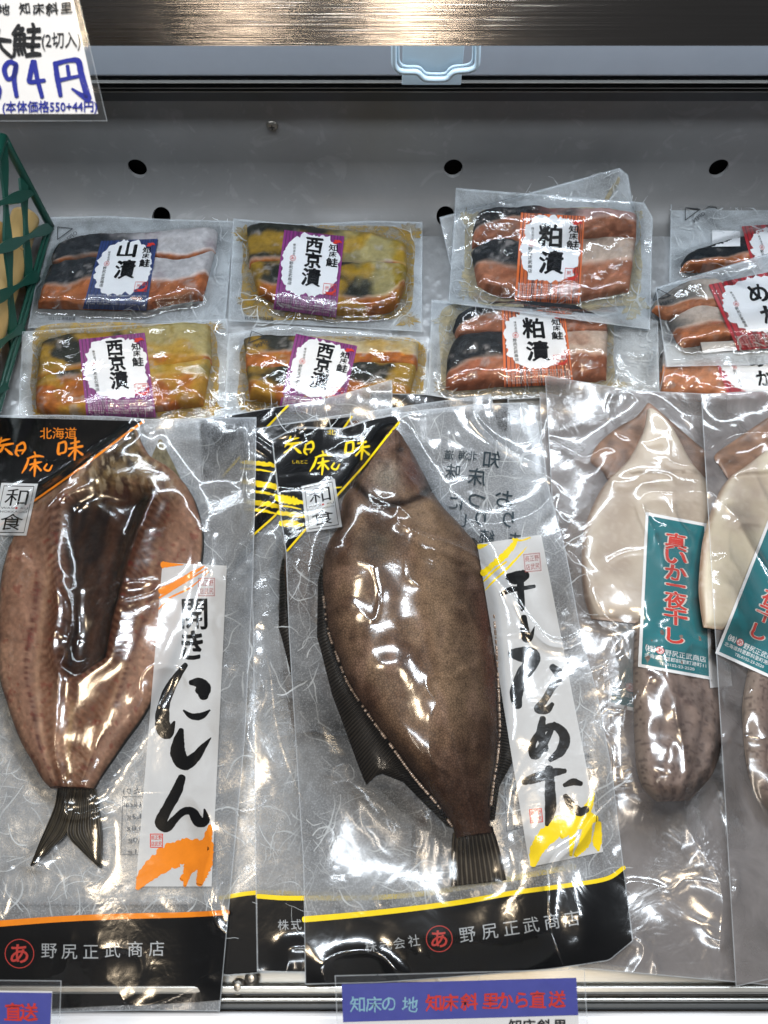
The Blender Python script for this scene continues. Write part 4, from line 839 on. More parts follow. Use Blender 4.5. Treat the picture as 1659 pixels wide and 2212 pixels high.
def black_corner(b, T, D, Lf, acc, name='black_corner_print'):
    """black triangle: T top edge left to right, D diagonal from its end down, Lf left edge"""
    a, c = poly(Lf, 50, False), poly(D, 50, False); s = np.linspace(0, 1, 40)[:, None]
    U = a[None, :, 0]*(1-s)+c[None, :, 0]*s; V = a[None, :, 1]*(1-s)+c[None, :, 1]*s
    o, _ = sheet(name, U, V, b.F0, -0.0003, BLK, b.th); I = Ink(); q = poly(D, 30, False); I.stroke([(x, y, 4.5) for x, y in q], None, 0, n=60); I.make('corner_edge_line', b.F0, -0.00018, acc, b.th); return o
def band(b, topl, botl, acc, wline):
    a, c = poly(topl, 110, True), poly(botl, 110, True); s = np.linspace(0, 1, 34)[None, :]
    U = a[:, 0][:, None]*(1-s)+c[:, 0][:, None]*s; V = a[:, 1][:, None]*(1-s)+c[:, 1][:, None]*s
    o, _ = sheet('black_band_print', U, V, b.F0, -0.0003, BLK, b.th); I = Ink(); I.stroke([(x, y+2, wl) for (x, y), wl in zip(a, np.linspace(wline[0], wline[1], len(a)))], None, 0, n=160)
    I.make('band_edge_line', b.F0, -0.00018, acc, b.th); return o
def company(b, parent, ring_c, rr, run, h, kk=None, rot=0.0):
    I = Ink()
    for ch, (u, v) in zip('野尻正武商店', run): I.text(ch, (u, v), h, rot=rot, bold=0.002)
    for ch, (u, v, hh) in (kk or []): I.text(ch, (u, v), hh, rot=rot)
    I.make('company_name', b.F0, -0.0001, GREYI, parent)
    r = Ink(); r.ring(ring_c, rr, 1.8); r.text('あ', ring_c, rr*1.5, bold=0.03); r.make('round_emblem', b.F0, -0.0001, ink('dull_red_ink', 'b8403a'), parent)
def shiretoko(b, parent, c, sc, acc, rot=0.0):
    I = Ink(); cr, sr = math.cos(rot), math.sin(rot); mp = lambda s, t: (c[0]+sc*(s*cr-t*sr), c[1]+sc*(s*sr+t*cr))
    # brush-written place name: traced strokes
    for st in ([(8, 22, 3), (30, 12, 7), (48, 8, 3)], [(22, 4, 5), (16, 22, 6), (4, 38, 3)], [(6, 30, 5), (34, 26, 8), (58, 22, 5)], [(30, 26, 7), (20, 44, 8), (2, 56, 4)], [(34, 38, 6), (50, 52, 9), (56, 56, 4)],
               [(70, 30, 6), (66, 50, 8), (74, 60, 5)], [(68, 30, 5), (88, 20, 8), (94, 36, 7), (84, 54, 4)], [(64, 44, 4), (90, 42, 6)],
               [(100, 68, 4), (128, 60, 8), (150, 62, 4)], [(122, 48, 5), (126, 58, 5)], [(104, 70, 6), (96, 92, 8), (84, 112, 3)], [(108, 86, 5), (132, 80, 7), (144, 78, 3)], [(124, 70, 7), (124, 96, 8), (122, 122, 4)], [(122, 86, 5), (108, 104, 5)], [(126, 86, 5), (142, 104, 7)],
               [(160, 84, 5), (152, 98, 6), (166, 104, 6), (176, 88, 4)],
               [(196, 22, 7), (194, 50, 9), (200, 56, 5)], [(196, 22, 6), (216, 18, 8), (216, 46, 7), (200, 52, 5)], [(232, 22, 5), (258, 16, 7)], [(226, 38, 6), (268, 30, 8)], [(246, 4, 7), (246, 40, 9), (244, 72, 5)], [(244, 40, 5), (226, 60, 6)], [(248, 40, 5), (268, 56, 8)]):
        I.stroke([((x-130)/130*0.5, (y-50)/130*0.5, wd) for x, y, wd in [(p[0], p[1], p[2]/130*0.5) for p in st]], mp, 0.1)
    I.make('brush_place_name', b.F0, -0.00012, acc, parent)
def seal(b, u, v, s_, rot=0.0, alpha=False):
    I = Ink(); mp = lambda a, c: (u+s_*(a*math.cos(rot)-c*math.sin(rot)), v+s_*(a*math.sin(rot)+c*math.cos(rot)))
    I.line([(-0.5, -0.55), (0.5, -0.55), (0.5, 0.55), (-0.5, 0.55), (-0.5, -0.55)], 0.07, mp)
    for i, ch in enumerate('野尻正武商店'): I.text(ch, (0.3-0.3*(i//2), -0.26+0.52*(i % 2)), 0.42, mp, width=0.27, bold=0.01)
    I.make('red_seal', b.F0, 0.0, REDI if not alpha else sheer('faint_red', 'd07a78', 0.4), b.th)
def nutrition(b, q, rows):
    mp = bil(q); I = Ink(); I.line([(0, 0.14), (1, 0.14), (1, 1), (0, 1), (0, 0.14)], 0.006, mp)
    for i, (tx, t2) in enumerate(rows):
        y_ = 0.06 if i == 0 else 0.05+i*0.175
        if t2: I.text(tx, (0.70, y_+0.03), 0.1, mp, mirror=True, width=0.5); I.text(t2, (0.17, y_+0.03), 0.1, mp, mirror=True, width=0.03+0.04*len(t2))
        else: I.text(tx, (0.5, y_), 0.1, mp, mirror=True, width=1.0)
    I.make('nutrition_table', b.B, 0.0010, ink('grey_back_ink', '565c64'), b.th)
GF = 'large bags of whole dried fish'
def bigbag(label, T, Rr, B, L, group=GF, seed=0, **k):
    return Bag('dried_fish_bag', label, 'dried fish bag', T, Rr, B, L, group, step=4, bl=(8, 10), smooth=False, **k)
WR = lambda s, a=1.0: a*(wrinkle(0.09, 0.0032, s, 8)+wrinkle(0.036, 0.0007, s+4, 8)*sm(0.4, 0.6, vn(GX/0.06, GY/0.06, s)))
# S: black edge showing under the top of the middle bag
b = bigbag('bag whose black edge pokes out above the middle flounder bag', [(800, 850), (920, 852), (1000, 864), (1098, 860)], [(1098, 860), (1130, 1300)], [(820, 1300), (1130, 1300)], [(800, 850), (820, 1300)])
b.close((2, 2)); band(b, [(802, 851), (920, 853), (1000, 866), (1096, 861)], [(806, 930), (920, 930), (1000, 930), (1096, 930)], BLK, (1, 1)); b.films(BAGF, BAGB, (0,), seed=3)
# R: rotated bag lying over the purple pack
b = bigbag('clear flounder bag at the bottom of the pile, corner over a purple pack', [(430, 908), (560, 886), (700, 862), (846, 822)], [(846, 822), (850, 1000), (940, 2040)], [(478, 2108), (940, 2070)], [(430, 908), (478, 2108)], seed=2)
slab('flounder_body', [(640, 1050), (600, 1300), (640, 1600), (740, 1800)], [(700, 1050), (840, 1250), (840, 1600), (770, 1800)], b.B, hm(0.008), lambda S, T, U, V: lerpc(LC('7d6a5a'), LC('5a4638'), fbm(U/50, V/60, 3)), 20, 50, SKIN, b.th, b.CR)
b.close((3, 3), WR(31)); black_corner(b, 0, [(622, 876), (560, 940), (480, 1030)], [(432, 909), (436, 960), (440, 1030)], YEL)
bd = band(b, [(475, 1938), (560, 1926), (700, 1930), (930, 1940)], [(478, 2106), (560, 2100), (700, 2088), (938, 2068)], YEL, (9, 11))
b.films(BAGF, BAGB, (260, 70, 2.2, 1), seed=9)
# M: second flounder bag
b = bigbag('flounder bag lying half hidden between the herring bag and the front flounder bag', [(512, 928), (560, 925), (700, 902), (1060, 852)], [(1060, 852), (1110, 1100), (1200, 1600), (1262, 2030)], [(556, 2098), (700, 2100), (1000, 2080), (1262, 2030)], [(512, 928), (540, 1170), (548, 1371), (552, 1850), (556, 2098)], seed=3)
flounder(b, -72, -20, 0.985, 5)
b.close((3, 3), WR(37)); black_corner(b, 0, [(760, 900), (700, 985), (592, 1116), (542, 1160)], [(514, 929), (524, 1010), (532, 1100), (541, 1165)], YEL)
I = Ink()
for k_, (u0, v0, u1, v1, w_) in enumerate([(520, 998, 625, 1010, 9), (520, 1012, 600, 1022, 4), (524, 1040, 640, 1062, 13), (526, 1058, 620, 1076, 6), (530, 1084, 618, 1098, 12), (530, 1100, 600, 1110, 7)]): I.stroke([(u0, v0, w_*0.7), ((u0+u1)/2, (v0+v1)/2-2, w_), (u1, v1, w_*0.3)], None, 0.35, n=40)
I.make('yellow_brush_print', b.F0, -0.00015, YEL, b.th)
bd = band(b, [(556, 1934), (650, 1938), (900, 1930), (1240, 1870)], [(558, 2096), (700, 2098), (1000, 2078), (1258, 2028)], YEL, (10, 12))
I = Ink(); I.text('株', (612, 1998), 25); I.text('式', (640, 1997), 25); I.make('company_name', b.F0, -0.0001, GREYI, bd)
b.films(BAGF, BAGB, (420, 110, 2.8, 1), seed=12)
# L: herring
b = bigbag('bag of split open herring with orange print at the left edge', [(-70, 898), (120, 897), (243, 900), (323, 906), (553, 902)], [(553, 902), (552, 1000), (546, 1250), (528, 1600), (494, 1960), (474, 2184)], [(-90, 2188), (100, 2186), (300, 2182), (474, 2184)], [(-70, 898), (-90, 2188)], seed=4)
HL = c7((820, 165), (740, 240), (600, 330), (480, 420), (400, 470), (210, 610), (100, 800), (20, 1040), (-5, 1400))+c9((5, 260), (60, 450), (130, 650), (210, 790), (270, 900), (320, 955))
HR = c7((860, 168), (900, 260), (960, 340), (1090, 420), (1200, 560), (1250, 700), (1270, 830), (1255, 1000), (1200, 1230), (1130, 1450))+c9((1040, 250), (900, 510), (800, 650), (710, 780), (640, 880), (592, 962))
CAVL = np.array(c7((560, 560), (400, 640), (390, 900), (425, 1100), (430, 1300), (420, 1450))+c9((400, 100), (420, 220), (462, 300)))
CAVR = np.array(c7((700, 500), (1010, 560), (930, 740), (855, 950), (800, 1150), (740, 1350), (720, 1480))+c9((700, 170), (500, 305)))
def cav(U, V):
    l = np.interp(V, CAVL[:, 1], CAVL[:, 0]); r = np.interp(V, CAVR[:, 1], CAVR[:, 0]); q = (U-l)/np.maximum(r-l, 1)
    return l, r, sm(0, 0.12, q)*sm(0, 0.12, 1-q)*sm(1040, 1085, V)*(1-sm(1455, 1482, V))
def hcf(S, T, U, V):
    n = fbm(U/30, V/60, 3); n2 = fbm(U/7, V/7, 9); l, r, cm = cav(U, V)
    side = np.where(U < (l+r)/2, 1, -1); strk = 0.5+0.5*np.sin((V*0.9+side*U*0.75)/2.6+n*9)
    c = lerpc(LC('b3917d'), LC('7f5d4c'), sm(0.3, 0.7, n)); c = c*(0.78+0.34*strk*sm(0.3, 0.6, n2))[..., None]
    c = lerpc(c, LC('6e4630'), sm(0.0, 1.0, np.exp(-((S-0.33)/0.06)**2)+np.exp(-((S-0.70)/0.08)**2))*(0.35+0.5*strk)*sm(1100, 1200, V))
    c = lerpc(c, LC('c4a58c'), (np.exp(-((S-0.27)/0.016)**2)+np.exp(-((S-0.775)/0.016)**2))*0.6*sm(1120, 1220, V))
    pk = np.exp(-((S-0.16)/0.13)**2)+np.exp(-((S-0.9)/0.10)**2); c = lerpc(c, LC('b9988a'), np.clip(pk, 0, 1)*0.55)
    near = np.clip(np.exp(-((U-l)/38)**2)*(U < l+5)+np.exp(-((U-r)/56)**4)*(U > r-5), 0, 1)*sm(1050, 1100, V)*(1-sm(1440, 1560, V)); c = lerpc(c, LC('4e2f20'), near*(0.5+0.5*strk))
    for pos, am in ((0.215, 0.8), (0.80, 0.75)):
        ln = np.exp(-((S-pos-0.012*np.sin(V/40))/0.017)**2)*sm(1180, 1300, V)*(0.35+0.65*sm(0.4, 0.6, vn(V/5.5, U*0, 7))); c = lerpc(c, LC('4e1f1c'), ln*am)
    c = lerpc(c, LC('7c2f28'), sm(0.66, 0.78, fbm(U/13, V/16, 21))*0.5*(1-cm))
    ln = np.exp(-((S-0.5-0.02*np.sin(V/60))/0.02)**2)*sm(1500, 1560, V); c = lerpc(c, LC('b49a70'), ln*0.5)
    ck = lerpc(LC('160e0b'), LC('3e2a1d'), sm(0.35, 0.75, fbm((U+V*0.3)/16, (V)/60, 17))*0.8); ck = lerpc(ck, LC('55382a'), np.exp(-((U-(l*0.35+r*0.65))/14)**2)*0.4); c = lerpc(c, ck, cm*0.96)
    hd = 1-sm(1040, 1110, V+12*np.sin(U/22)); hc = lerpc(LC('82714f'), LC('382e22'), sm(0.3, 0.7, fbm(U/13, V/20, 31))); hc = lerpc(hc, LC('b9b29c'), sm(0.58, 0.72, fbm(U/9, V/24, 35))*0.7)
    hc = lerpc(hc, LC('23211e'), np.exp(-(((U-285)/16)**2+((V-955)/22)**2))*0.8); hc = lerpc(hc, LC('6e3a30'), np.exp(-(((U-265)/40)**2+((V-1085)/30)**2))*0.5)
    c = lerpc(c, hc, np.clip(hd, 0, 1)*np.exp(-((S-0.5)/0.42)**4)); c = lerpc(c, LC('33393a'), (1-sm(0.0, 0.02, S))+(1-sm(0, 0.012, 1-S)))
    c = lerpc(c, LC('5d4438'), sm(1640, 1705, V)*0.4)
    return np.clip(c*np.array([0.64, 0.575, 0.505])*(0.75+0.5*n2)[..., None], 0.002, 1)
def hh(S, T, U, V):
    l, r, cm = cav(U, V); h = np.nan_to_num(0.0105*(1-np.abs(2*S-1)**5)**0.5)*(0.5+0.5*sm(0, 0.12, T))*(1-0.3*sm(0.85, 1, T)); ed_ = np.exp(-((U-l+10)/11)**2)+np.exp(-((U-r-10)/13)**2); h = h-0.0068*cm+0.0016*(fbm(U/18, V/30, 5)-0.5)+0.0022*ed_*sm(1050, 1100, V)*(1-sm(1440, 1540, V))*sm(0.04, 0.15, S)*sm(0.04, 0.15, 1-S)+0.0005*np.sin((V*0.9+np.where(U < (l+r)/2, 1, -1)*U*0.75)/2.6)*ed_
    h = h+0.0012*np.exp(-((S-0.2)/0.05)**2)+0.0025*(1-sm(1040, 1110, V))*(fbm(U/11, V/18, 12)-0.4); return h+0.0012
slab('gill_flap', c7((1000, 228), (970, 300), (930, 400), (960, 500)), c7((1016, 228), (1050, 300), (1110, 420), (1150, 520)), b.B, lambda S, T, U, V: 0.0045+0*S+0.0015*fbm(U/9, V/9, 4), lambda S, T, U, V: lerpc(LC('3b3529'), LC('8a8268'), fbm(U/8, V/20, 6)), 20, 40, FLESH, b.th, b.CR)
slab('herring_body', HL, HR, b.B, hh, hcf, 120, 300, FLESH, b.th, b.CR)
def htail(S, T, U, V): return lerpc(LC('211d17'), LC('6a604c'), (0.5+0.5*np.sin(S*60+T*2))*(0.3+0.6*fbm(S*14, T*4, 4))*(1-0.3*np.exp(-((S-0.5)/0.2)**2)))*0.55
ftm = pbr('fin_membrane', None)
for A_, B_ in ((c9((370, 945), (345, 1080), (270, 1260), (200, 1435)), c9((485, 960), (462, 1100), (420, 1240), (330, 1330), (204, 1440))), (c9((475, 960), (455, 1100), (428, 1240), (510, 1340), (628, 1452)), c9((600, 960), (620, 1080), (640, 1250), (636, 1450)))):
    slab('herring_tail', A_, B_, b.B, lambda S, T, U, V: 0.0026+0.0005*np.sin(S*40+2*vn(T*6, S*3, 2)), htail, 70, 40, ftm, b.th, b.CR)
b.close((3, 3), WR(51, 0.8))
cnr = black_corner(b, 0, c7((895, 92), (770, 180), (560, 340), (400, 455), (215, 585), (90, 680), (0, 740)), [(-66, 900), (-66, 960), (-67, 1050), (-68, 1140)], ORA)
I = Ink(); I.text('北海道', (126, 937), 27, bold=0.012); I.make('orange_lettering', b.F0, -0.00012, ORA, cnr); shiretoko(b, cnr, (80, 978), 185, ORA)
washoku(b, [(3, 1043), (82, 1045), (57, 1157), (-20, 1156)])
q = [(351, 1215), (490, 1222), (457, 1915), (293, 1915)]
st_, _ = sheet('white_title_panel', *qgrid(q, 30, 140), b.F0, -0.0002, WSTRIP, b.th)
I = Ink(); I.text('開', (420, 1326), 72, bold=0.028, width=54, wob=0.06); I.text('き', (416, 1394), 68, bold=0.045, width=44, wob=0.06); f9 = (0.34722, 0, 1371.5)
for s_ in ([(1155, 185, 26), (1075, 300, 50), (1020, 430, 62), (1012, 560, 78), (1045, 615, 60), (1085, 540, 12)], [(1185, 296, 26), (1235, 298, 55), (1262, 335, 85), (1268, 385, 48)], [(1142, 470, 10), (1190, 505, 30), (1250, 505, 36), (1306, 468, 8)],
           [(1128, 590, 26), (1112, 660, 60), (1108, 740, 80), (1150, 800, 72), (1215, 760, 52), (1262, 700, 34), (1312, 640, 5)],
           [(1132, 885, 40), (1095, 980, 58), (1040, 1080, 56), (1000, 1165, 62), (1040, 1195, 52), (1085, 1150, 40), (1140, 1100, 38), (1195, 1100, 46), (1235, 1160, 60), (1280, 1150, 44), (1272, 1085, 10)]): I.stroke([(a, b_, c*1.2) for a, b_, c in S3(*f9, *s_)], None, 0.05)
I.make('title_calligraphy', b.F0, 0.0, BRUSH, st_)
I = Ink()
for s_ in ([(855, 1575, 30), (900, 1505, 90), (985, 1425, 130), (1090, 1360, 150), (1200, 1325, 120), (1290, 1330, 90)], [(1310, 1190, 30), (1280, 1300, 60), (1220, 1420, 60), (1130, 1520, 30)], [(1300, 1300, 60), (1275, 1420, 90), (1240, 1550, 40)], [(1180, 1380, 70), (1165, 1480, 50), (1150, 1560, 20)]): I.stroke(S3(*f9, *s_), None, 0.14, n=50)
f7 = (0.34722, 0, 877.8)
for s_ in ([(1012, 985, 40), (1080, 985, 20), (1140, 985, 6)], [(1000, 1150, 40), (1080, 1110, 36), (1180, 1050, 30), (1270, 995, 10)], [(992, 1190, 14), (1120, 1110, 14), (1290, 1010, 8)], [(988, 1260, 10), (1060, 1190, 12), (1180, 1130, 10), (1300, 1030, 4)]): I.stroke(S3(*f7, *s_), None, 0.25, n=44)
I.make('orange_brush_print', b.F0, -0.0001, ORA, st_); seal(b, 338, 1816, 26); seal(b, 446, 1268, 34, alpha=True)
nutrition(b, [(266, 1700), (458, 1703), (456, 1846), (261, 1846)], [('栄養成分表示(100g当たり)', ''), ('エネルギー', '251kcal'), ('たんぱく質', '18.3g'), ('脂質', '18.8g'), ('炭水化物', '0.0g'), ('食塩相当量', '1.1g')])
bd = band(b, [(-80, 1998), (0, 1993), (120, 1984), (245, 1978), (400, 1974), (492, 1969)], [(-88, 2180), (0, 2180), (120, 2178), (245, 2172), (400, 2166), (477, 2160)], ORA, (14, 11))
company(b, bd, (42, 2060), 31, [(106, 2054), (150, 2056), (196, 2056), (243, 2052), (292, 2050), (338, 2049)], 36)
b.films(BAGF, BAGB, (520, 110, 2.8, 1), seed=15)
# N: flounder in front
TN = [(588, 950), (640, 922), (740, 925), (800, 905), (866, 892), (1025, 874), (1136, 870), (1156, 898)]
b = bigbag('front bag of whole dried flounder with yellow print, middle of the picture', TN, [(1156, 898), (1176, 990), (1182, 1042), (1221, 1188), (1254, 1366), (1292, 1510), (1322, 1669), (1346, 1870), (1367, 2032)], [(660, 2126), (820, 2122), (1020, 2107), (1200, 2092), (1316, 2074), (1367, 2032)], [(588, 950), (602, 1080), (618, 1192), (625, 1371), (642, 1650), (656, 1867), (660, 2126)], seed=5)
flounder(b); b.close((3, 3), WR(71, 1.1))
glint_beads(b, [([(697, 1290), (706, 1359), (727, 1420), (751, 1478), (795, 1545), (839, 1605), (893, 1679), (943, 1738), (974, 1784)], 2), ([(1068, 1330), (1073, 1400), (1078, 1500), (1080, 1580), (1075, 1640), (1067, 1690), (1060, 1745)], -1)])
I = Ink()
for tx, u, v, h_, rt in (('北', 1020, 985, 22, 0.1), ('海', 1000, 983, 22, 0.1), ('道', 970, 982, 22, 0.1), ('味', 978, 1018, 34, 0.1), ('床', 1030, 1030, 40, 0.1), ('知', 1062, 992, 40, 0.1), ('お', 1088, 1078, 44, 0.1), ('り', 1098, 1122, 40, 0.1), ('ま', 1112, 1166, 36, 0.1), ('つ', 1030, 1082, 44, 0.1), ('り', 1038, 1120, 40, 0.1), ('続', 1052, 1160, 34, 0.1), ('に', 985, 1086, 36, 0.1), ('し', 996, 1124, 34, 0.1)): I.text(tx, (u, v), h_, rot=rt, bold=0.02, mirror=True)
I.make('mirrored_back_print', b.B, 0.0012, BACKI, b.th)
nutrition(b, c11((1090, 560), (1470, 510), (1500, 760), (1100, 855)), [('栄養成分表示(100g当たり)', ''), ('エネルギー', '94kcal'), ('たんぱく質', '18.9g'), ('脂質', '7.6g'), ('炭水化物', '0.0g'), ('食塩相当量', '1.8g')])
cnr = black_corner(b, 0, [(862, 912), (838, 940), (787, 1005), (735, 1063), (656, 1148), (620, 1190)], [(590, 950), (600, 1040), (608, 1110), (619, 1190)], YEL)
# black fills to the curled top edge
sheet('black_corner_print', *(lambda a, c: (np.linspace(a[:, 0], c[:, 0], 6), np.linspace(a[:, 1], c[:, 1], 6)))(poly([(860, 913), (800, 935), (700, 945), (592, 951)], 40, False), poly([(856, 897), (800, 908), (740, 928), (640, 926), (592, 950)], 40, False)), b.F0, -0.00034, BLK, b.th)
I = Ink()
for (u0, v0, u1, v1, w_) in [(598, 1076, 655, 1086, 16), (602, 1108, 668, 1118, 10), (606, 1130, 655, 1134, 14), (690, 1062, 738, 1052, 5), (604, 1092, 650, 1100, 4)]: I.stroke([(u0, v0, w_*0.8), ((u0+u1)/2, (v0+v1)/2-1, w_), (u1, v1, w_*0.4)], None, 0.35, n=40)
I.make('yellow_brush_print', b.F0, -0.0002, YEL, cnr); shiretoko(b, cnr, (702, 976), 180, YEL, 0.02)
I = Ink(); I.text('しれとこ', (648, 998), 9); I.text('北', (716, 934), 13, asp=1.5); I.make('small_lettering', b.F0, -0.0001, YEL, cnr)
washoku(b, [(651, 1050), (723, 1034), (739, 1138), (662, 1150)])
st_, _ = sheet('white_title_panel', *qgrid([(1031, 1175), (1169, 1155), (1303, 1840), (1144, 1873)], 30, 140), b.F0, -0.0002, WSTRIP, b.th)
I = Ink(); g3, g1 = (0.23148, 987.5, 1042.3), (0.49602, 548.6, 1371.5)
for s_ in ([(475, 880, 60), (540, 890, 100), (620, 870, 90), (650, 865, 60)], [(410, 1045, 30), (500, 1000, 45), (620, 985, 34), (722, 968, 28)], [(590, 890, 55), (592, 1000, 55), (600, 1120, 55), (612, 1190, 30)], [(622, 1255, 50), (628, 1350, 64), (650, 1450, 76), (690, 1430, 40), (722, 1345, 5)]): I.stroke([(a, b_, c*1.2) for a, b_, c in S3(*g3, *s_)], None, 0.06)
for s_ in ([(1120, 82, 30), (1165, 85, 50), (1208, 92, 56), (1205, 125, 50), (1165, 185, 46), (1142, 260, 44), (1150, 310, 28)], [(1298, 138, 22), (1330, 175, 34), (1300, 225, 26), (1262, 290, 24), (1235, 322, 26), (1275, 328, 24), (1300, 300, 14)],
           [(1258, 362, 20), (1250, 430, 30), (1268, 500, 24)], [(1310, 385, 14), (1270, 460, 24), (1225, 525, 32), (1212, 480, 24), (1250, 420, 22), (1310, 398, 26), (1352, 440, 36), (1340, 500, 34), (1290, 545, 16)],
           [(1175, 640, 22), (1230, 622, 34), (1300, 600, 30), (1355, 592, 16)], [(1285, 580, 26), (1290, 680, 36), (1290, 770, 36), (1275, 828, 12)], [(1352, 655, 14), (1390, 640, 24), (1425, 648, 16)], [(1355, 700, 16), (1385, 745, 30), (1420, 770, 30), (1450, 758, 22)]): I.stroke([(a, b_, c*1.3) for a, b_, c in S3(*g1, *s_)], None, 0.06)
I.make('title_calligraphy', b.F0, 0.0, BRUSH, st_)
I = Ink()
for s_ in ([(1215, 1000, 30), (1235, 930, 60), (1290, 860, 80), (1370, 815, 90), (1440, 800, 70), (1490, 800, 30)], [(1480, 690, 10), (1450, 760, 40), (1400, 830, 40), (1340, 880, 20)], [(1455, 820, 40), (1440, 900, 50), (1400, 960, 20)], [(1500, 820, 26), (1495, 900, 40), (1500, 940, 10)], [(1390, 850, 34), (1380, 960, 14)]): I.stroke(S3(*g1, *s_), None, 0.14, n=50)
for s_ in ([(205, 600, 50), (240, 590, 36), (285, 578, 8)], [(240, 850, 60), (330, 770, 50), (430, 690, 60), (510, 600, 50), (560, 530, 30)], [(250, 920, 16), (340, 830, 22), (460, 740, 14)], [(262, 1005, 8), (340, 920, 16), (460, 810, 20), (600, 660, 14), (650, 600, 4)], [(520, 530, 24), (600, 540, 14), (680, 515, 14)]): I.stroke(S3(*g3, *s_), None, 0.28, n=44)
I.make('yellow_brush_print', b.F0, -0.0001, YEL, st_); seal(b, 1158, 1762, 26, -0.1); seal(b, 1150, 1215, 34, -0.1, True)
bd = band(b, [(657, 1984), (760, 1975), (881, 1962), (1000, 1946), (1113, 1926), (1230, 1910), (1310, 1896), (1348, 1872)], [(660, 2124), (820, 2120), (950, 2112), (1020, 2105), (1130, 2098), (1230, 2086), (1316, 2072), (1365, 2032)], YEL, (13, 9))
company(b, bd, (949, 2028), 28, [(1010, 2019), (1058, 2012), (1104, 2005), (1147, 1998), (1192, 1990), (1234, 1984)], 37, [('株', (801, 2044, 27)), ('式', (833, 2041, 27)), ('会', (862, 2037, 27)), ('社', (894, 2032, 27))], rot=-0.15)
b.films(BAGF, BAGB, (560, 110, 2.8, 1), seed=18)
# ------------------------------------------------------------------ price cards
CW = np.array([0, CY, CZ])
def facing(d, tx=0.0, ty=0.0):
    def f(u, v, off=0.0):
        dx, dy_, dz = ray(u, v); D = d+tx*dx+ty*(np.asarray(v)-1106)/FPX-off; return CW[0]+dx*D, CW[1]+dy_*D, CW[2]+dz*D
    return f
def card_sheet(name, q, f, off, mat, parent, r=0):
    U, V = qgrid(q, 10, 10); x, y, z = f(U, V, off); return mk(name, np.stack([x, y, z], -1).reshape(-1, 3), gridF(10, 10), mat, parent=parent, smooth=True)
SLV = film('card_sleeve', 0.03, 'dfe6ee', 0.06, 0.45, b1=(12, 0.25), b2=(60, 0.05)); BLUI = ink('blue_marker', '16269a'); BLKM = ink('black_marker', '15171c')
f = facing(0.36, 0.0, 0.02); x, y, z = f(100, 120)
th = thing('price_card', 'handwritten price card in clear sleeve at the top left, large blue numerals', 'price card', (float(x), float(y), float(z)))
card_sheet('card_paper', [(-220, -60), (146, -60), (212, 246), (-220, 246)], f, 0.0, PAPER, th)
mk1 = lambda u, v: f(u, v, 0.0004)
I = Ink(); c1 = lambda a, c: (0.3307*a, 0.3307*c)
for ch, a_, c_, h_ in (('地', 25, 60, 26), ('知', 160, 55, 26), ('床', 250, 58, 26), ('斜', 338, 58, 28), ('里', 432, 52, 27)): I.text(ch, c1(a_, c_), h_, bold=0.03, rot=-0.08, wob=0.1)
I.text('大', c1(-12, 290), 66, bold=0.04, wob=0.1); I.text('鮭', c1(172, 262), 78, bold=0.035, width=62, wob=0.08); I.text('(2切入)', c1(400, 265), 38, bold=0.02, width=84, wob=0.03); I.make('black_handwriting', mk1, 0, BLKM, th)
I = Ink(); g = (0.3307, 0, 0)
for s_ in ([(105, 420, 26), (60, 405, 26), (28, 450, 28), (50, 515, 24), (95, 490, 22), (105, 420, 26), (92, 520, 28), (108, 630, 24)], [(215, 400, 26), (195, 500, 28), (195, 535, 24), (290, 525, 22)], [(225, 400, 24), (240, 500, 26), (275, 635, 22)],
           [(360, 410, 26), (375, 510, 30), (395, 625, 24)], [(365, 415, 26), (450, 395, 24), (510, 400, 34), (530, 480, 34), (560, 590, 36), (575, 645, 36), (530, 620, 26), (470, 580, 12)], [(440, 430, 20), (450, 500, 22)], [(385, 525, 22), (450, 510, 20), (525, 495, 18)], [(-10, 560, 20), (2, 590, 16), (-8, 640, 20)]): I.stroke([(a, b_, c*1.2) for a, b_, c in S3(*g, *s_)], None, 0.06)
I.text('(本体価格550+44円)', c1(325, 700), 27, bold=0.03, width=204, rot=-0.01, wob=0.03); I.make('blue_handwriting', mk1, 0, BLUI, th)
card_sheet('clear_sleeve', [(-240, -80), (154, -80), (231, 261), (-240, 262)], f, 0.0012, SLV, th)
I = Ink(); I.line([(154, -70), (231, 261), (-240, 262)], 1.4); I.make('sleeve_edge', lambda u, v: f(u, v, 0.0014), 0, SEAM, th)
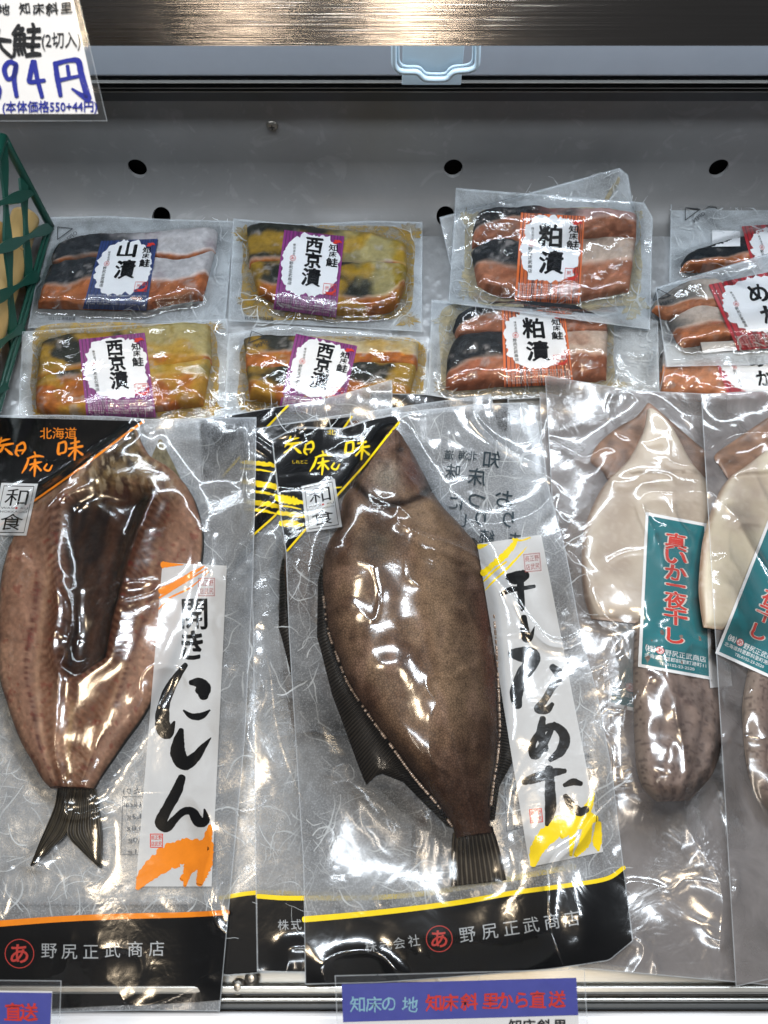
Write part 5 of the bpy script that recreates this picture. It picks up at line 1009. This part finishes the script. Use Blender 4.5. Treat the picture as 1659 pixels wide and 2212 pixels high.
def promo(label, q, qc, qh, fn, cat='price card'):
    x, y, z = fn(q[3][0], q[3][1]); th = thing('price_card', label, cat, (float(x), float(y), float(z)))
    card_sheet('card_paper', qc, fn, 0.0, PAPER, th); card_sheet('blue_header', qh, fn, 0.0003, ink('header_blue', '4c52a8'), th); card_sheet('clear_sleeve', q, fn, 0.0012, SLV, th)
    I = Ink(); I.line([q[3], q[0], q[1], q[2]], 2.5); I.make('sleeve_edge', lambda u, v: fn(u, v, 0.0014), 0, SEAM, th); return th
fn = facing(0.375); th = promo('price card with blue header clipped to the front rail, below the middle flounder bag', [(724, 2108), (1262, 2094), (1275, 2330), (735, 2345)], [(738, 2126), (1245, 2112), (1256, 2330), (748, 2345)], [(738, 2126), (1245, 2112), (1249, 2193), (741, 2208)], fn)
m1 = lambda u, v: fn(u, v, 0.0006)
I = Ink()
for ch, a_ in zip('知床斜里から直送', (720, 795, 885, 985, 1055, 1130, 1205, 1295)): I.text(ch, c12((a_, 768-(a_-720)*0.03))[0], 38, bold=0.035, wob=0.08)
I.make('red_lettering', m1, 0, REDI, th); I = Ink()
for ch, a_ in zip('知床の地', (365, 440, 510, 610)): I.text(ch, c12((a_, 775))[0], 36, bold=0.025, wob=0.08)
I.make('pale_lettering', m1, 0, ink('pale_blue_ink', '8fc0d8'), th); I = Ink()
for ch, a_ in zip('知床斜里', (1100, 1165, 1235, 1310)): I.text(ch, (c12((a_, 868))[0][0], 2216), 30, bold=0.03)
I.text('産地', (850, 2224), 30, bold=0.03) if False else None
I.make('dark_lettering', m1, 0, BLKM, th)
fn2 = facing(0.37); th = promo('price card corner with blue header at the bottom left edge', [(-200, 2116), (132, 2119), (124, 2330), (-200, 2330)], [(-190, 2138), (113, 2141), (106, 2330), (-190, 2330)], [(-190, 2141), (112, 2145), (106, 2260), (-190, 2256)], fn2)
I = Ink()
for ch, a_ in zip('ら直送', (-40, 28, 62)): I.text(ch, (a_, 2186), 40, bold=0.035, wob=0.08)
I.make('red_lettering', lambda u, v: fn2(u, v, 0.0006), 0, REDI, th)
